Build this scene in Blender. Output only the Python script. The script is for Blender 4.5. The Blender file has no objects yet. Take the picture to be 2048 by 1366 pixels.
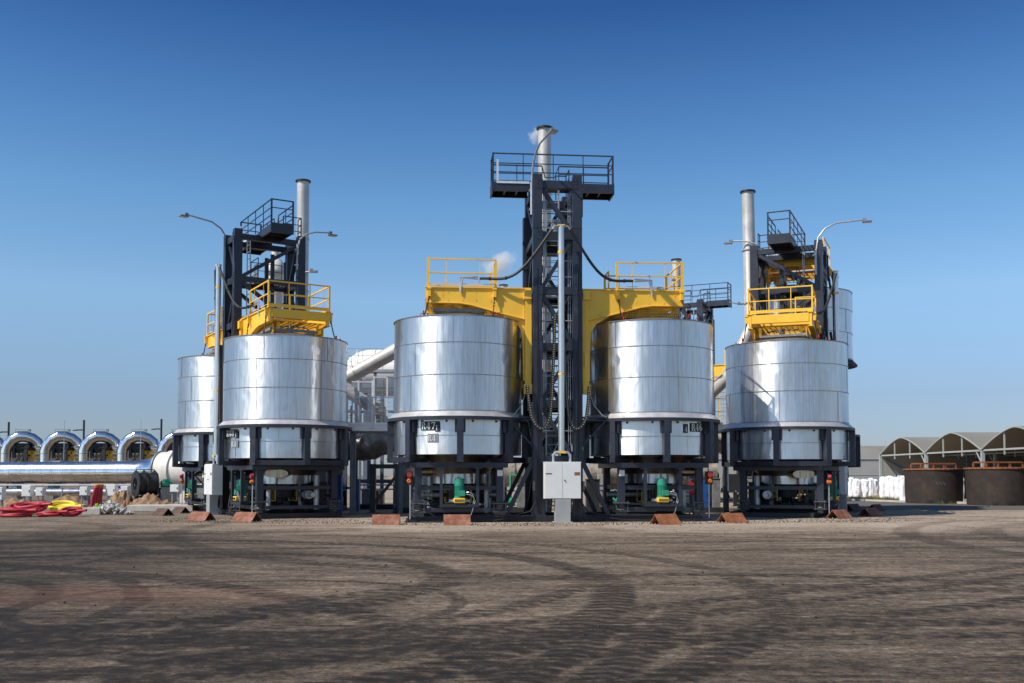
import bpy, math, random
from mathutils import Vector, Matrix, noise
random.seed(7)
R = math.radians
S = bpy.context.scene
COL = S.collection

# ------------------------------------------------------------------ camera
CH, PITCH, F = 1.55, R(2.5), 2000.0
cd = bpy.data.cameras.new("camera")
cam = bpy.data.objects.new("camera", cd); COL.objects.link(cam)
cam.location = (0, 0, CH); cam.rotation_euler = (R(90) + PITCH, 0, 0)
cd.sensor_width = 36; cd.lens = 36 * F / 2048
cd.shift_y = 180 / 2048
cd.clip_start = 0.1; cd.clip_end = 6000
S.camera = cam

# ------------------------------------------------------------------ sky + sun
SUN_EL = 47
SUN_H = Vector((-0.866, -0.50, 0)).normalized()
sd = Vector((SUN_H.x * math.cos(R(SUN_EL)), SUN_H.y * math.cos(R(SUN_EL)), math.sin(R(SUN_EL))))
w = bpy.data.worlds.new("World"); S.world = w; w.use_nodes = True
wn = w.node_tree.nodes; wl = w.node_tree.links
bg = wn["Background"]
sky = wn.new("ShaderNodeTexSky"); sky.sky_type = 'NISHITA'; sky.sun_disc = False
sky.sun_elevation = R(SUN_EL); sky.sun_rotation = math.atan2(sd.x, sd.y)
sky.air_density = 1.0; sky.dust_density = 0.25; sky.ozone_density = 2.5; sky.altitude = 100
tcw = wn.new("ShaderNodeTexCoord"); spw = wn.new("ShaderNodeSeparateXYZ"); wl.new(tcw.outputs['Generated'], spw.inputs[0])
rw = wn.new("ShaderNodeValToRGB"); er = rw.color_ramp.elements
GAIN = [(0.0, (0.34, 0.39, 0.56)), (0.075, (0.455, 0.50, 0.645)), (0.172, (0.718, 0.828, 0.897)), (0.26, (0.566, 0.8, 0.918)), (0.35, (0.359, 0.607, 0.828)), (0.43, (0.186, 0.38, 0.649)), (0.75, (0.414, 0.511, 0.635))]
while len(er) < len(GAIN): er.new(.5)
for i, (q_, c_) in enumerate(GAIN): er[i].position = q_; er[i].color = (*c_, 1)
wl.new(spw.outputs[2], rw.inputs[0])
mw = wn.new("ShaderNodeMix"); mw.data_type = 'RGBA'; mw.blend_type = 'MULTIPLY'; mw.inputs[0].default_value = 1
bw = wn.new("ShaderNodeMapRange"); bw.inputs[1].default_value = -.35; bw.inputs[2].default_value = .35; wl.new(spw.outputs[1], bw.inputs[0])
m2 = wn.new("ShaderNodeMix"); m2.data_type = 'RGBA'; wl.new(bw.outputs[0], m2.inputs[0]); m2.inputs[6].default_value = (.83, .92, 1.0, 1); wl.new(rw.outputs[0], m2.inputs[7])
wl.new(sky.outputs[0], mw.inputs[6]); wl.new(m2.outputs[2], mw.inputs[7])
wl.new(mw.outputs[2], bg.inputs[0]); bg.inputs[1].default_value = 0.134
sl = bpy.data.lights.new("sun", 'SUN'); sl.energy = 4.9; sl.angle = R(0.5); sl.color = (1, 0.93, 0.83)
so = bpy.data.objects.new("sun", sl); COL.objects.link(so)
so.rotation_euler = sd.to_track_quat('Z', 'Y').to_euler(); so.location = (0, 0, 40)
S.view_settings.view_transform = 'Standard'; S.view_settings.look = 'None'
S.view_settings.exposure = 0.16; S.view_settings.gamma = 1
S.render.engine = 'CYCLES'
S.cycles.use_denoising = True
S.cycles.max_bounces = 8; S.cycles.glossy_bounces = 5; S.cycles.volume_bounces = 1
S.cycles.sample_clamp_indirect = 6

# ------------------------------------------------------------------ pixel -> world
def wp(px, py, Y):
    t = (863 - py) / 2000; c, s = math.cos(PITCH), math.sin(PITCH)
    dz = Y * (t * c + s) / (c - t * s)
    d = Y * c + dz * s
    return Vector(((px - 1024) / 2000 * d, Y, CH + dz))
def gx(px, Y): return wp(px, 950, Y).x
def zp(py, Y): return wp(1024, py, Y).z

# ------------------------------------------------------------------ materials
def nt(name):
    m = bpy.data.materials.new(name); m.use_nodes = True
    return m, m.node_tree.nodes, m.node_tree.links, m.node_tree.nodes["Principled BSDF"]
def N(ns, t, **k):
    n = ns.new(t)
    for a, v in k.items(): setattr(n, a, v)
    return n
def ramp(ns, ls, src, stops):
    r = ns.new("ShaderNodeValToRGB"); e = r.color_ramp.elements
    while len(e) < len(stops): e.new(0.5)
    for i, (p, c) in enumerate(stops):
        e[i].position = p; e[i].color = (*c, 1) if len(c) == 3 else c
    ls.new(src, r.inputs[0]); return r
def mth(ns, ls, op, a, b=None, c=None, clamp=False):
    n = ns.new("ShaderNodeMath"); n.operation = op; n.use_clamp = clamp
    for i, v in enumerate((a, b, c)):
        if v is None: continue
        if isinstance(v, (int, float)): n.inputs[i].default_value = v
        else: ls.new(v, n.inputs[i])
    return n.outputs[0]
def mix(ns, ls, f, a, b, bt='MIX'):
    n = ns.new("ShaderNodeMix"); n.data_type = 'RGBA'; n.blend_type = bt
    for s, v in ((n.inputs[0], f), (n.inputs[6], a), (n.inputs[7], b)):
        if isinstance(v, (int, float)): s.default_value = v
        elif isinstance(v, tuple): s.default_value = (*v, 1) if len(v) == 3 else v
        else: ls.new(v, s)
    return n.outputs[2]
def tex(ns, ls, scale, detail=4, stretch=None, rough=0.55, coord='Object', dist=0.0, loc=(0, 0, 0)):
    tc = ns.new("ShaderNodeTexCoord"); mp = ns.new("ShaderNodeMapping")
    mp.inputs['Location'].default_value = loc
    if stretch: mp.inputs['Scale'].default_value = stretch
    ls.new(tc.outputs[coord], mp.inputs[0])
    n = ns.new("ShaderNodeTexNoise"); n.inputs['Scale'].default_value = scale
    n.inputs['Detail'].default_value = detail; n.inputs['Roughness'].default_value = rough
    n.inputs['Distortion'].default_value = dist
    ls.new(mp.outputs[0], n.inputs[0]); return n.outputs[0]
def paint(name, c, rough=0.45, var=0.25, metal=0.0, grime=None, gs=2.2, bump=0.0, spec=0.5):
    m, ns, ls, b = nt(name)
    n1 = tex(ns, ls, gs, 6)
    lo = tuple(x * (1 - var) for x in c); hi = tuple(min(1, x * (1 + var * .6)) for x in c)
    cr = ramp(ns, ls, n1, [(0.3, lo), (0.7, hi)])
    out = cr.outputs[0]
    if grime:
        n2 = tex(ns, ls, 5, 8, (1, 1, .35), 0.7, loc=(3, 1, 5))
        g = ramp(ns, ls, n2, [(0.60, (0, 0, 0)), (0.76, (1, 1, 1))])
        out = mix(ns, ls, mth(ns, ls, 'MULTIPLY', g.outputs[0], 0.6), out, grime)
    ls.new(out, b.inputs['Base Color'])
    b.inputs['Metallic'].default_value = metal
    b.inputs['Specular IOR Level'].default_value = spec
    rr = mth(ns, ls, 'MULTIPLY_ADD', n1, 0.25, rough - 0.12)
    ls.new(rr, b.inputs['Roughness'])
    if bump:
        bn = ns.new("ShaderNodeBump"); bn.inputs['Strength'].default_value = bump; bn.inputs['Distance'].default_value = 0.02
        ls.new(tex(ns, ls, 14, 6), bn.inputs['Height']); ls.new(bn.outputs[0], b.inputs['Normal'])
    return m
def steel(name, base=(0.80, 0.80, 0.80), rough=0.2, wave=0.06, grime=0.35, seed=0, ring=False, dents=0.5, wob=1.0, aniso=0.0):
    """brushed stainless sheet with vertical streaks, gentle buckling and dents"""
    m, ns, ls, b = nt(name)
    b.inputs['Metallic'].default_value = 1
    streak = tex(ns, ls, 16, 6, (1, 1, .045), 0.65, loc=(seed, 2, 1))
    blot = tex(ns, ls, 1.1, 5, (1, 1, .5), 0.6, loc=(seed * 2, 7, 1))
    sr = ramp(ns, ls, streak, [(0.34, (1 - grime * 1.3, 1 - grime * 1.35, 1 - grime * 1.45)), (0.58, (1, 1, 1))])
    br = ramp(ns, ls, blot, [(0.3, (.84, .83, .81)), (0.62, (1, 1, 1))])
    c = mix(ns, ls, 1.0, sr.outputs[0], br.outputs[0], 'MULTIPLY')
    ox = N(ns, "ShaderNodeObjectInfo")
    c = mix(ns, ls, 1.0, c, base, 'MULTIPLY')
    # drips starting at the top seam
    drip = tex(ns, ls, 30, 3, (1, 1, .02), 0.6, loc=(seed, 4, 3))
    dr = ramp(ns, ls, drip, [(0.60, (0, 0, 0)), (0.70, (1, 1, 1))])
    c = mix(ns, ls, mth(ns, ls, 'MULTIPLY', dr.outputs[0], grime * 1.1), c, (.33, .27, .21))
    ls.new(c, b.inputs['Base Color'])
    rg = mth(ns, ls, 'MULTIPLY_ADD', streak, 0.20, rough - 0.07)
    rg = mth(ns, ls, 'MULTIPLY_ADD', blot, 0.10, rg)
    ls.new(rg, b.inputs['Roughness'])
    if aniso:
        tg = N(ns, "ShaderNodeTangent", direction_type='RADIAL', axis='Z'); ls.new(tg.outputs[0], b.inputs['Tangent'])
        b.inputs['Anisotropic'].default_value = aniso; b.inputs['Anisotropic Rotation'].default_value = ANR
    # buckling: the normal leans slowly sideways, so reflections wobble
    big = tex(ns, ls, 0.9 * wob, 3, (1, 1, .45), 0.5, loc=(seed, 9, 2))
    mid = tex(ns, ls, 1.9 * wob, 2, (1, 1, .55), 0.5, loc=(seed, 5, 8))
    vor = N(ns, "ShaderNodeTexVoronoi"); vor.inputs['Scale'].default_value = 1.15
    tc = N(ns, "ShaderNodeTexCoord"); ls.new(tc.outputs['Object'], vor.inputs[0])
    vd = ramp(ns, ls, vor.outputs[0], [(0.03, (0, 0, 0)), (0.26, (1, 1, 1))])
    b1 = N(ns, "ShaderNodeBump"); b1.inputs['Strength'].default_value = 1; b1.inputs['Distance'].default_value = wave * 1.4
    ls.new(big, b1.inputs['Height'])
    b2 = N(ns, "ShaderNodeBump"); b2.inputs['Strength'].default_value = 1; b2.inputs['Distance'].default_value = wave * .30
    ls.new(mid, b2.inputs['Height']); ls.new(b1.outputs[0], b2.inputs['Normal'])
    b3 = N(ns, "ShaderNodeBump"); b3.inputs['Strength'].default_value = dents; b3.inputs['Distance'].default_value = 0.012
    ls.new(vd.outputs[0], b3.inputs['Height']); ls.new(b2.outputs[0], b3.inputs['Normal'])
    ls.new(b3.outputs[0], b.inputs['Normal'])
    if aniso:   # dusty, scratched film over the brushed sheet: a second, broader lobe
        b2_ = N(ns, "ShaderNodeBsdfPrincipled"); b2_.inputs['Metallic'].default_value = 1
        ls.new(c, b2_.inputs['Base Color']); ls.new(b3.outputs[0], b2_.inputs['Normal']); ls.new(tg.outputs[0], b2_.inputs['Tangent'])
        b2_.inputs['Anisotropic'].default_value = .75; b2_.inputs['Anisotropic Rotation'].default_value = ANR
        ls.new(mth(ns, ls, 'ADD', rg, .26), b2_.inputs['Roughness'])
        mx = N(ns, "ShaderNodeMixShader"); mx.inputs[0].default_value = .55
        ls.new(b.outputs[0], mx.inputs[1]); ls.new(b2_.outputs[0], mx.inputs[2]); ls.new(mx.outputs[0], ns['Material Output'].inputs[0])
    return m
def flat(name, c, rough=0.5, metal=0.0):
    m, ns, ls, b = nt(name)
    b.inputs['Base Color'].default_value = (*c, 1); b.inputs['Roughness'].default_value = rough
    b.inputs['Metallic'].default_value = metal; return m

M = {}
ANR = 0.25
M['dark'] = paint('dark_blue_grey_paint', (0.022, 0.026, 0.042), 0.42, 0.3, grime=(.10, .09, .08))
M['darker'] = paint('sooty_dark_paint', (0.018, 0.019, 0.024), 0.6, 0.35, grime=(.07, .055, .04))
M['yellow'] = paint('yellow_paint', (0.88, 0.515, 0.042), 0.45, 0.12, grime=(.36, .18, .035), gs=1.0)
M['mesh_yellow'] = paint('yellow_grating_paint', (0.70, 0.40, 0.03), 0.5, 0.15)
M['galv'] = paint('galvanised_steel', (0.46, 0.48, 0.50), 0.42, 0.2, metal=0.55, gs=9)
M['galv_light'] = paint('pale_galvanised_steel', (0.62, 0.64, 0.66), 0.5, 0.12, metal=0.2, gs=5)
M['galv_blue'] = paint('blue_grey_column_paint', (0.12, 0.15, 0.195), 0.5, 0.25, gs=5)
M['chim'] = paint('matt_stainless_tube', (0.54, 0.52, 0.48), 0.45, 0.16, metal=0.3, gs=2.5, grime=(.42, .37, .31))
M['cream'] = paint('cream_paint', (0.62, 0.59, 0.53), 0.5, 0.1)
M['white'] = paint('white_cladding', (0.80, 0.80, 0.79), 0.45, 0.05)
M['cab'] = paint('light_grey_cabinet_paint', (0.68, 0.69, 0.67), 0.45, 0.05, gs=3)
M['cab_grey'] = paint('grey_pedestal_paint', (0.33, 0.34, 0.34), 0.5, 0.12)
M['shell'] = steel('stainless_shell', (.89, .925, .96), rough=0.155, wave=0.036, grime=0.20, seed=1.0, aniso=.97, dents=1.0)
M['skirt'] = steel('stainless_skirt', (0.81, 0.85, 0.89), rough=0.13, wave=0.05, grime=0.12, seed=4.0, dents=0.8, aniso=.9)
M['cone'] = steel('heat_tinted_cone_sheet', (0.58, 0.47, 0.34), rough=0.26, wave=0.06, grime=0.4, seed=6.0)
M['flash'] = paint('bright_flashing', (0.62, 0.59, 0.57), 0.38, 0.15, metal=0.55, gs=3)
M['pipe'] = steel('polished_pipe_cladding', (0.84, 0.83, 0.84), rough=0.11, wave=0.02, grime=0.12, seed=9, dents=0.1)
M['lagging'] = paint('crumpled_lagging', (0.42, 0.37, 0.31), 0.45, 0.5, metal=0.35, gs=3, bump=0.5)
M['green'] = paint('green_motor_paint', (0.025, 0.27, 0.17), 0.4, 0.15, gs=6)
M['blue'] = paint('blue_paint', (0.015, 0.09, 0.33), 0.45, 0.15)
M['red'] = flat('red_plastic', (0.36, 0.018, 0.018), 0.4)
M['orange'] = flat('orange_plastic', (0.55, 0.11, 0.012), 0.45)
M['rubber'] = paint('black_rubber', (0.022, 0.021, 0.02), 0.55, 0.3)
M['black'] = flat('black_paint', (0.012, 0.012, 0.013), 0.5)
M['white_flat'] = flat('white_lettering', (0.66, 0.68, 0.66), 0.6)
M['ghost'] = flat('faded_lettering', (0.58, 0.60, 0.62), 0.6)
M['platefade'] = flat('faded_stencil_grey', (0.25, 0.27, 0.29), 0.45, 0.5)
M['seam'] = flat('seam_line', (0.22, 0.20, 0.19), 0.5, 0.6)
M['soot'] = paint('sooty_roof_sheet', (0.30, 0.25, 0.21), 0.42, 0.4, metal=0.6, gs=2, grime=(.13, .09, .07))
M['hatch'] = paint('grey_hatch_steel', (0.20, 0.21, 0.21), 0.5, 0.3, gs=6)
M['foot'] = paint('grimy_steel_foot', (0.12, 0.12, 0.12), 0.5, 0.4, metal=.4, gs=12)
M['pin'] = flat('brass_chain_pin', (.62, .50, .26), .4, .3)
M['glass'] = flat('lamp_glass', (0.55, 0.58, 0.55), 0.15)
M['tread'] = paint('aluminium_tread', (0.55, 0.56, 0.57), 0.4, 0.2, metal=0.6, gs=20)
M['concrete'] = paint('concrete', (0.42, 0.40, 0.36), 0.85, 0.18, gs=3, bump=0.4)
M['hose_red'] = paint('crimson_conduit', (0.36, 0.012, 0.026), 0.55, 0.15)
M['hose_yellow'] = paint('yellow_conduit', (0.70, 0.54, 0.02), 0.55, 0.1)
M['hose_olive'] = paint('olive_cable', (0.09, 0.085, 0.035), 0.5, 0.2)
M['tube_alu'] = paint('bare_aluminium_tube', (0.66, 0.66, 0.66), 0.3, 0.1, metal=0.8)
def rust(name, a, c, e, dark=0.3, sc=4):
    m, ns, ls, b = nt(name)
    n1 = tex(ns, ls, sc, 8, None, 0.65); n2 = tex(ns, ls, sc * 6, 5, None, 0.7, loc=(4, 4, 4))
    r1 = ramp(ns, ls, n1, [(0.3, a), (0.5, c), (0.72, e)])
    r2 = ramp(ns, ls, n2, [(0.35, (.6, .6, .6)), (0.65, (1, 1, 1))])
    ls.new(mix(ns, ls, 1.0, r1.outputs[0], r2.outputs[0], 'MULTIPLY'), b.inputs['Base Color'])
    b.inputs['Roughness'].default_value = 0.75
    bn = N(ns, "ShaderNodeBump"); bn.inputs['Strength'].default_value = 0.3; bn.inputs['Distance'].default_value = 0.01
    ls.new(n2, bn.inputs['Height']); ls.new(bn.outputs[0], b.inputs['Normal'])
    return m
M['rust'] = rust('rusty_plate', (0.11, 0.045, 0.025), (0.25, 0.085, 0.04), (0.40, 0.20, 0.14))
M['rust_or'] = rust('orange_rusty_plate', (0.14, 0.05, 0.02), (0.29, 0.095, 0.03), (0.37, 0.16, 0.07))
M['rust_dk'] = rust('dark_rusty_plate', (0.03, 0.022, 0.018), (0.085, 0.045, 0.03), (0.16, 0.075, 0.045))
M['vat'] = rust('charred_vat_wall', (0.020, 0.014, 0.011), (0.038, 0.026, 0.018), (0.070, 0.038, 0.024), sc=0.9)
M['sand'] = paint('sandy_spoil', (0.27, 0.175, 0.11), 0.95, 0.45, gs=5, bump=1.0, spec=.1)
M['rubble'] = paint('grey_rubble', (0.40, 0.39, 0.37), 0.9, 0.35, gs=2, bump=0.6, spec=.2)
M['grass'] = paint('dry_green_grass', (0.13, 0.14, 0.035), 0.8, 0.5, gs=3, spec=.2)
M['bag'] = paint('white_woven_bag', (0.83, 0.84, 0.87), 0.7, 0.04, gs=5, bump=0.4)
M['membrane'] = paint('beige_roof_membrane', (0.20, 0.19, 0.162), 0.75, 0.12, gs=.4)
M['wall_grey'] = paint('grey_wall_sheet', (0.30, 0.30, 0.285), 0.7, 0.08, gs=.5)
M['frame_grey'] = paint('grey_green_steel_frame', (0.33, 0.38, 0.38), 0.5, 0.1)
M['frame_pale'] = paint('pale_truss_paint', (0.36, 0.38, 0.355), 0.5, 0.08)
M['frame_blue'] = paint('slate_blue_post', (0.12, 0.17, 0.23), 0.5, 0.1)

# ground --------------------------------------------------------------
def ground_mat():
    m, ns, ls, b = nt('dusty_concrete_yard')
    geo = N(ns, "ShaderNodeNewGeometry"); sep = N(ns, "ShaderNodeSeparateXYZ")
    ls.new(geo.outputs['Position'], sep.inputs[0]); X, Y = sep.outputs[0], sep.outputs[1]
    def noi(scale, detail, st=(1, 1, 1), rot=0, rough=.6, loc=(0, 0, 0), dist=0):
        mp = N(ns, "ShaderNodeMapping"); mp.inputs['Scale'].default_value = st
        mp.inputs['Rotation'].default_value = (0, 0, rot); mp.inputs['Location'].default_value = loc
        ls.new(geo.outputs['Position'], mp.inputs[0])
        n = N(ns, "ShaderNodeTexNoise"); n.inputs['Scale'].default_value = scale
        n.inputs['Detail'].default_value = detail; n.inputs['Roughness'].default_value = rough
        n.inputs['Distortion'].default_value = dist
        ls.new(mp.outputs[0], n.inputs[0]); return n.outputs[0]
    base = noi(0.30, 8, (1, 1.6, 1), .2, .62, dist=.6)
    broad = noi(0.085, 4, (1, 1.8, 1), .4, .5, (2, 6, 0), .5)
    fine = noi(7.0, 8, (1, 1, 1), 0, .72)
    swp = noi(1.1, 6, (.6, 2.6, 1), .10, .7, (3, 1, 0), 1.0)     # broom / loader sweeps, roughly across
    swp2 = noi(1.0, 6, (.5, 2.6, 1), .52, .7, (8, 5, 0), 1.2)
    rip = noi(2.6, 6, (1.0, 3.6, 1), .06, .6, (1, 9, 0), 1.6)       # lug ripples
    grit = noi(30, 4, (1, 1, 1), 0, .75); pebb = noi(11, 5, (1, 1, 1), 0, .7, (6, 2, 0))
    def mr(src, a, b_, c, d):
        n = N(ns, "ShaderNodeMapRange"); n.interpolation_type = 'SMOOTHSTEP'; ls.new(src, n.inputs[0])
        for i, v_ in enumerate((a, b_, c, d)): n.inputs[i + 1].default_value = v_
        return n.outputs[0]
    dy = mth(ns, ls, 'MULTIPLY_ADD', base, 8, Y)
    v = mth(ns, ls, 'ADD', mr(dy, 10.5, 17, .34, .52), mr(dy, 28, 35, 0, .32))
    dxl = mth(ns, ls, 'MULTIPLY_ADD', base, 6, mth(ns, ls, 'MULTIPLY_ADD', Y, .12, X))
    v = mth(ns, ls, 'ADD', v, mr(dxl, -5, 4, -.25, 0))            # tone gets darker towards the left of the yard
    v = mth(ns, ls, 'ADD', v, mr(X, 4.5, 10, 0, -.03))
    for src, k in ((broad, .32), (base, .34), (swp, .60), (swp2, .70), (rip, .62), (fine, .85), (pebb, .70), (grit, .85)):
        v = mth(ns, ls, 'MULTIPLY_ADD', mth(ns, ls, 'SUBTRACT', src, .5), k, v)
    marks = None
    def finish(e, wd, k, along, lugp=.34):
        nonlocal marks
        band = mth(ns, ls, 'SUBTRACT', 1.0, mth(ns, ls, 'DIVIDE', e, wd), clamp=True)
        band = mth(ns, ls, 'MINIMUM', mth(ns, ls, 'MULTIPLY', band, 3.0), 1.0)
        band = mth(ns, ls, 'MULTIPLY', band, mr(base, .32, .50, .35, 1))
        lug = mth(ns, ls, 'SINE', mth(ns, ls, 'MULTIPLY_ADD', e, 4.0 / wd, mth(ns, ls, 'MULTIPLY', along, 6.283 / lugp)))
        lug = mth(ns, ls, 'MULTIPLY_ADD', lug, 0.5, 0.5)
        t = mth(ns, ls, 'MULTIPLY', mth(ns, ls, 'MULTIPLY', band, mth(ns, ls, 'MULTIPLY_ADD', lug, 0.70, 0.30)), k)
        marks = t if marks is None else mth(ns, ls, 'MAXIMUM', marks, t)
    def circle(cx, cy, r, wd, k, lugp=.34):
        dx = mth(ns, ls, 'SUBTRACT', X, cx); dyy = mth(ns, ls, 'SUBTRACT', Y, cy)
        d = mth(ns, ls, 'SQRT', mth(ns, ls, 'ADD', mth(ns, ls, 'MULTIPLY', dx, dx), mth(ns, ls, 'MULTIPLY', dyy, dyy)))
        e = mth(ns, ls, 'ABSOLUTE', mth(ns, ls, 'ADD', mth(ns, ls, 'SUBTRACT', d, r), mth(ns, ls, 'MULTIPLY_ADD', base, .5, -.25)))
        finish(e, wd, k, mth(ns, ls, 'MULTIPLY', mth(ns, ls, 'ARCTAN2', dyy, dx), r), lugp)
    def line(x0, y0, x1, y1, wd, k, lugp=.30, far=None):
        L = math.hypot(x1 - x0, y1 - y0); ux, uy = (x1 - x0) / L, (y1 - y0) / L
        e = mth(ns, ls, 'MULTIPLY_ADD', X, -uy, mth(ns, ls, 'MULTIPLY_ADD', Y, ux, uy * x0 - ux * y0))
        e = mth(ns, ls, 'ABSOLUTE', mth(ns, ls, 'ADD', e, mth(ns, ls, 'MULTIPLY_ADD', base, .4, -.2)))
        kk = mth(ns, ls, 'MULTIPLY', mr(Y, far, far + 3, 1, 0), k) if far else k
        finish(e, wd, kk, mth(ns, ls, 'MULTIPLY_ADD', X, ux, mth(ns, ls, 'MULTIPLY', Y, uy)), lugp)
    for c in [(-6.1, 15.0, 5.1, .34, 1.0, .26), (-6.1, 15.6, 7.2, .22, .7, .26), (-8.5, 14, 9.9, .34, 1.0, .28), (-8.5, 14.6, 11.9, .25, .7, .28), (-9, 12, 3.2, .2, .8, .2), (-11, 11, 6.5, .2, .7, .2), (-12, 19, 4.6, .25, .7, .25), (8, 31, 17.5, .4, .6),
              (-16, 2, 17, .3, .8), (-3.2, 12.2, 2.6, .12, .8, .1), (26, 22, 14, .4, .6), (26, 22, 16.2, .4, .6), (-20, 26, 9, .4, .5),
              (3.0, 9.5, 6.2, .28, .8), (40, 60, 32, .5, .7), (40, 60, 35, .5, .6), (8, 30, 5.5, .3, .4)]:
        circle(*c)
    for c in [(0, 7.45, .98, 10.3, .26, 1.0, .22, 10), (.62, 7.45, 1.55, 10.3, .26, .9, .22, 10.5), (-1.4, 8.6, 7.9, 15.5, .22, .8), (-1.4, 9.5, 7.9, 16.6, .22, .7),
              (-1.4, 7.4, 7.9, 13.6, .24, .9), (-6, 9, 6, 9.9, .2, .6), (1.5, 10.2, 8, 11.0, .3, .8), (-8, 20.5, 6, 23.5, .3, .6), (-8, 18.5, 6, 21, .3, .5)]:
        line(*c)
    v = mth(ns, ls, 'MULTIPLY_ADD', marks, -.37, v)
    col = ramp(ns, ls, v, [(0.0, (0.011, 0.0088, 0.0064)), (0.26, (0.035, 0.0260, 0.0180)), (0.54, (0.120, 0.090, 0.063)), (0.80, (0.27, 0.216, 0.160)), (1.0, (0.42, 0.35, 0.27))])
    out = col.outputs[0]
    # rust-red dust patch
    px = mth(ns, ls, 'DIVIDE', mth(ns, ls, 'ADD', X, 5.6), 4.2); py = mth(ns, ls, 'DIVIDE', mth(ns, ls, 'ADD', Y, -13.0), 1.5)
    pd = mth(ns, ls, 'ADD', mth(ns, ls, 'MULTIPLY', px, px), mth(ns, ls, 'MULTIPLY', py, py))
    pf = mth(ns, ls, 'MULTIPLY', mth(ns, ls, 'SUBTRACT', mth(ns, ls, 'MULTIPLY', swp, 1.9), mth(ns, ls, 'MULTIPLY_ADD', pd, .8, .4), clamp=True), .55)
    out = mix(ns, ls, pf, out, (0.17, 0.075, 0.043))
    # joint lines of the slab
    def joint(a, bb, c, th=0.02):
        e = mth(ns, ls, 'ABSOLUTE', mth(ns, ls, 'ADD', mth(ns, ls, 'MULTIPLY_ADD', X, a, mth(ns, ls, 'MULTIPLY', Y, bb)), c))
        return mth(ns, ls, 'LESS_THAN', e, th)
    j = mth(ns, ls, 'MAXIMUM', joint(.884, .467, -18.0, .03), joint(-.467, .884, -34.0, .02))
    out = mix(ns, ls, mth(ns, ls, 'MULTIPLY', j, 0.5), out, (0.07, 0.06, 0.05))
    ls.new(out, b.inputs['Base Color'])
    b.inputs['Roughness'].default_value = 0.9; b.inputs['Specular IOR Level'].default_value = 0.25
    hh = mth(ns, ls, 'MULTIPLY_ADD', marks, -0.35, mth(ns, ls, 'MULTIPLY_ADD', mth(ns, ls, 'ADD', fine, pebb), 0.5, mth(ns, ls, 'MULTIPLY_ADD', rip, .6, mth(ns, ls, 'MULTIPLY', swp, .5))))
    bn = N(ns, "ShaderNodeBump"); bn.inputs['Strength'].default_value = 0.55; bn.inputs['Distance'].default_value = 0.05
    ls.new(hh, bn.inputs['Height']); ls.new(bn.outputs[0], b.inputs['Normal'])
    return m
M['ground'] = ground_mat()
M['road'] = paint('worn_asphalt', (0.115, 0.105, 0.095), 0.9, 0.25, gs=.6, bump=.3, spec=.2)
M['verge'] = paint('sandy_verge', (0.34, 0.27, 0.20), 0.95, 0.3, gs=1.2, bump=.6, spec=.1)

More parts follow.
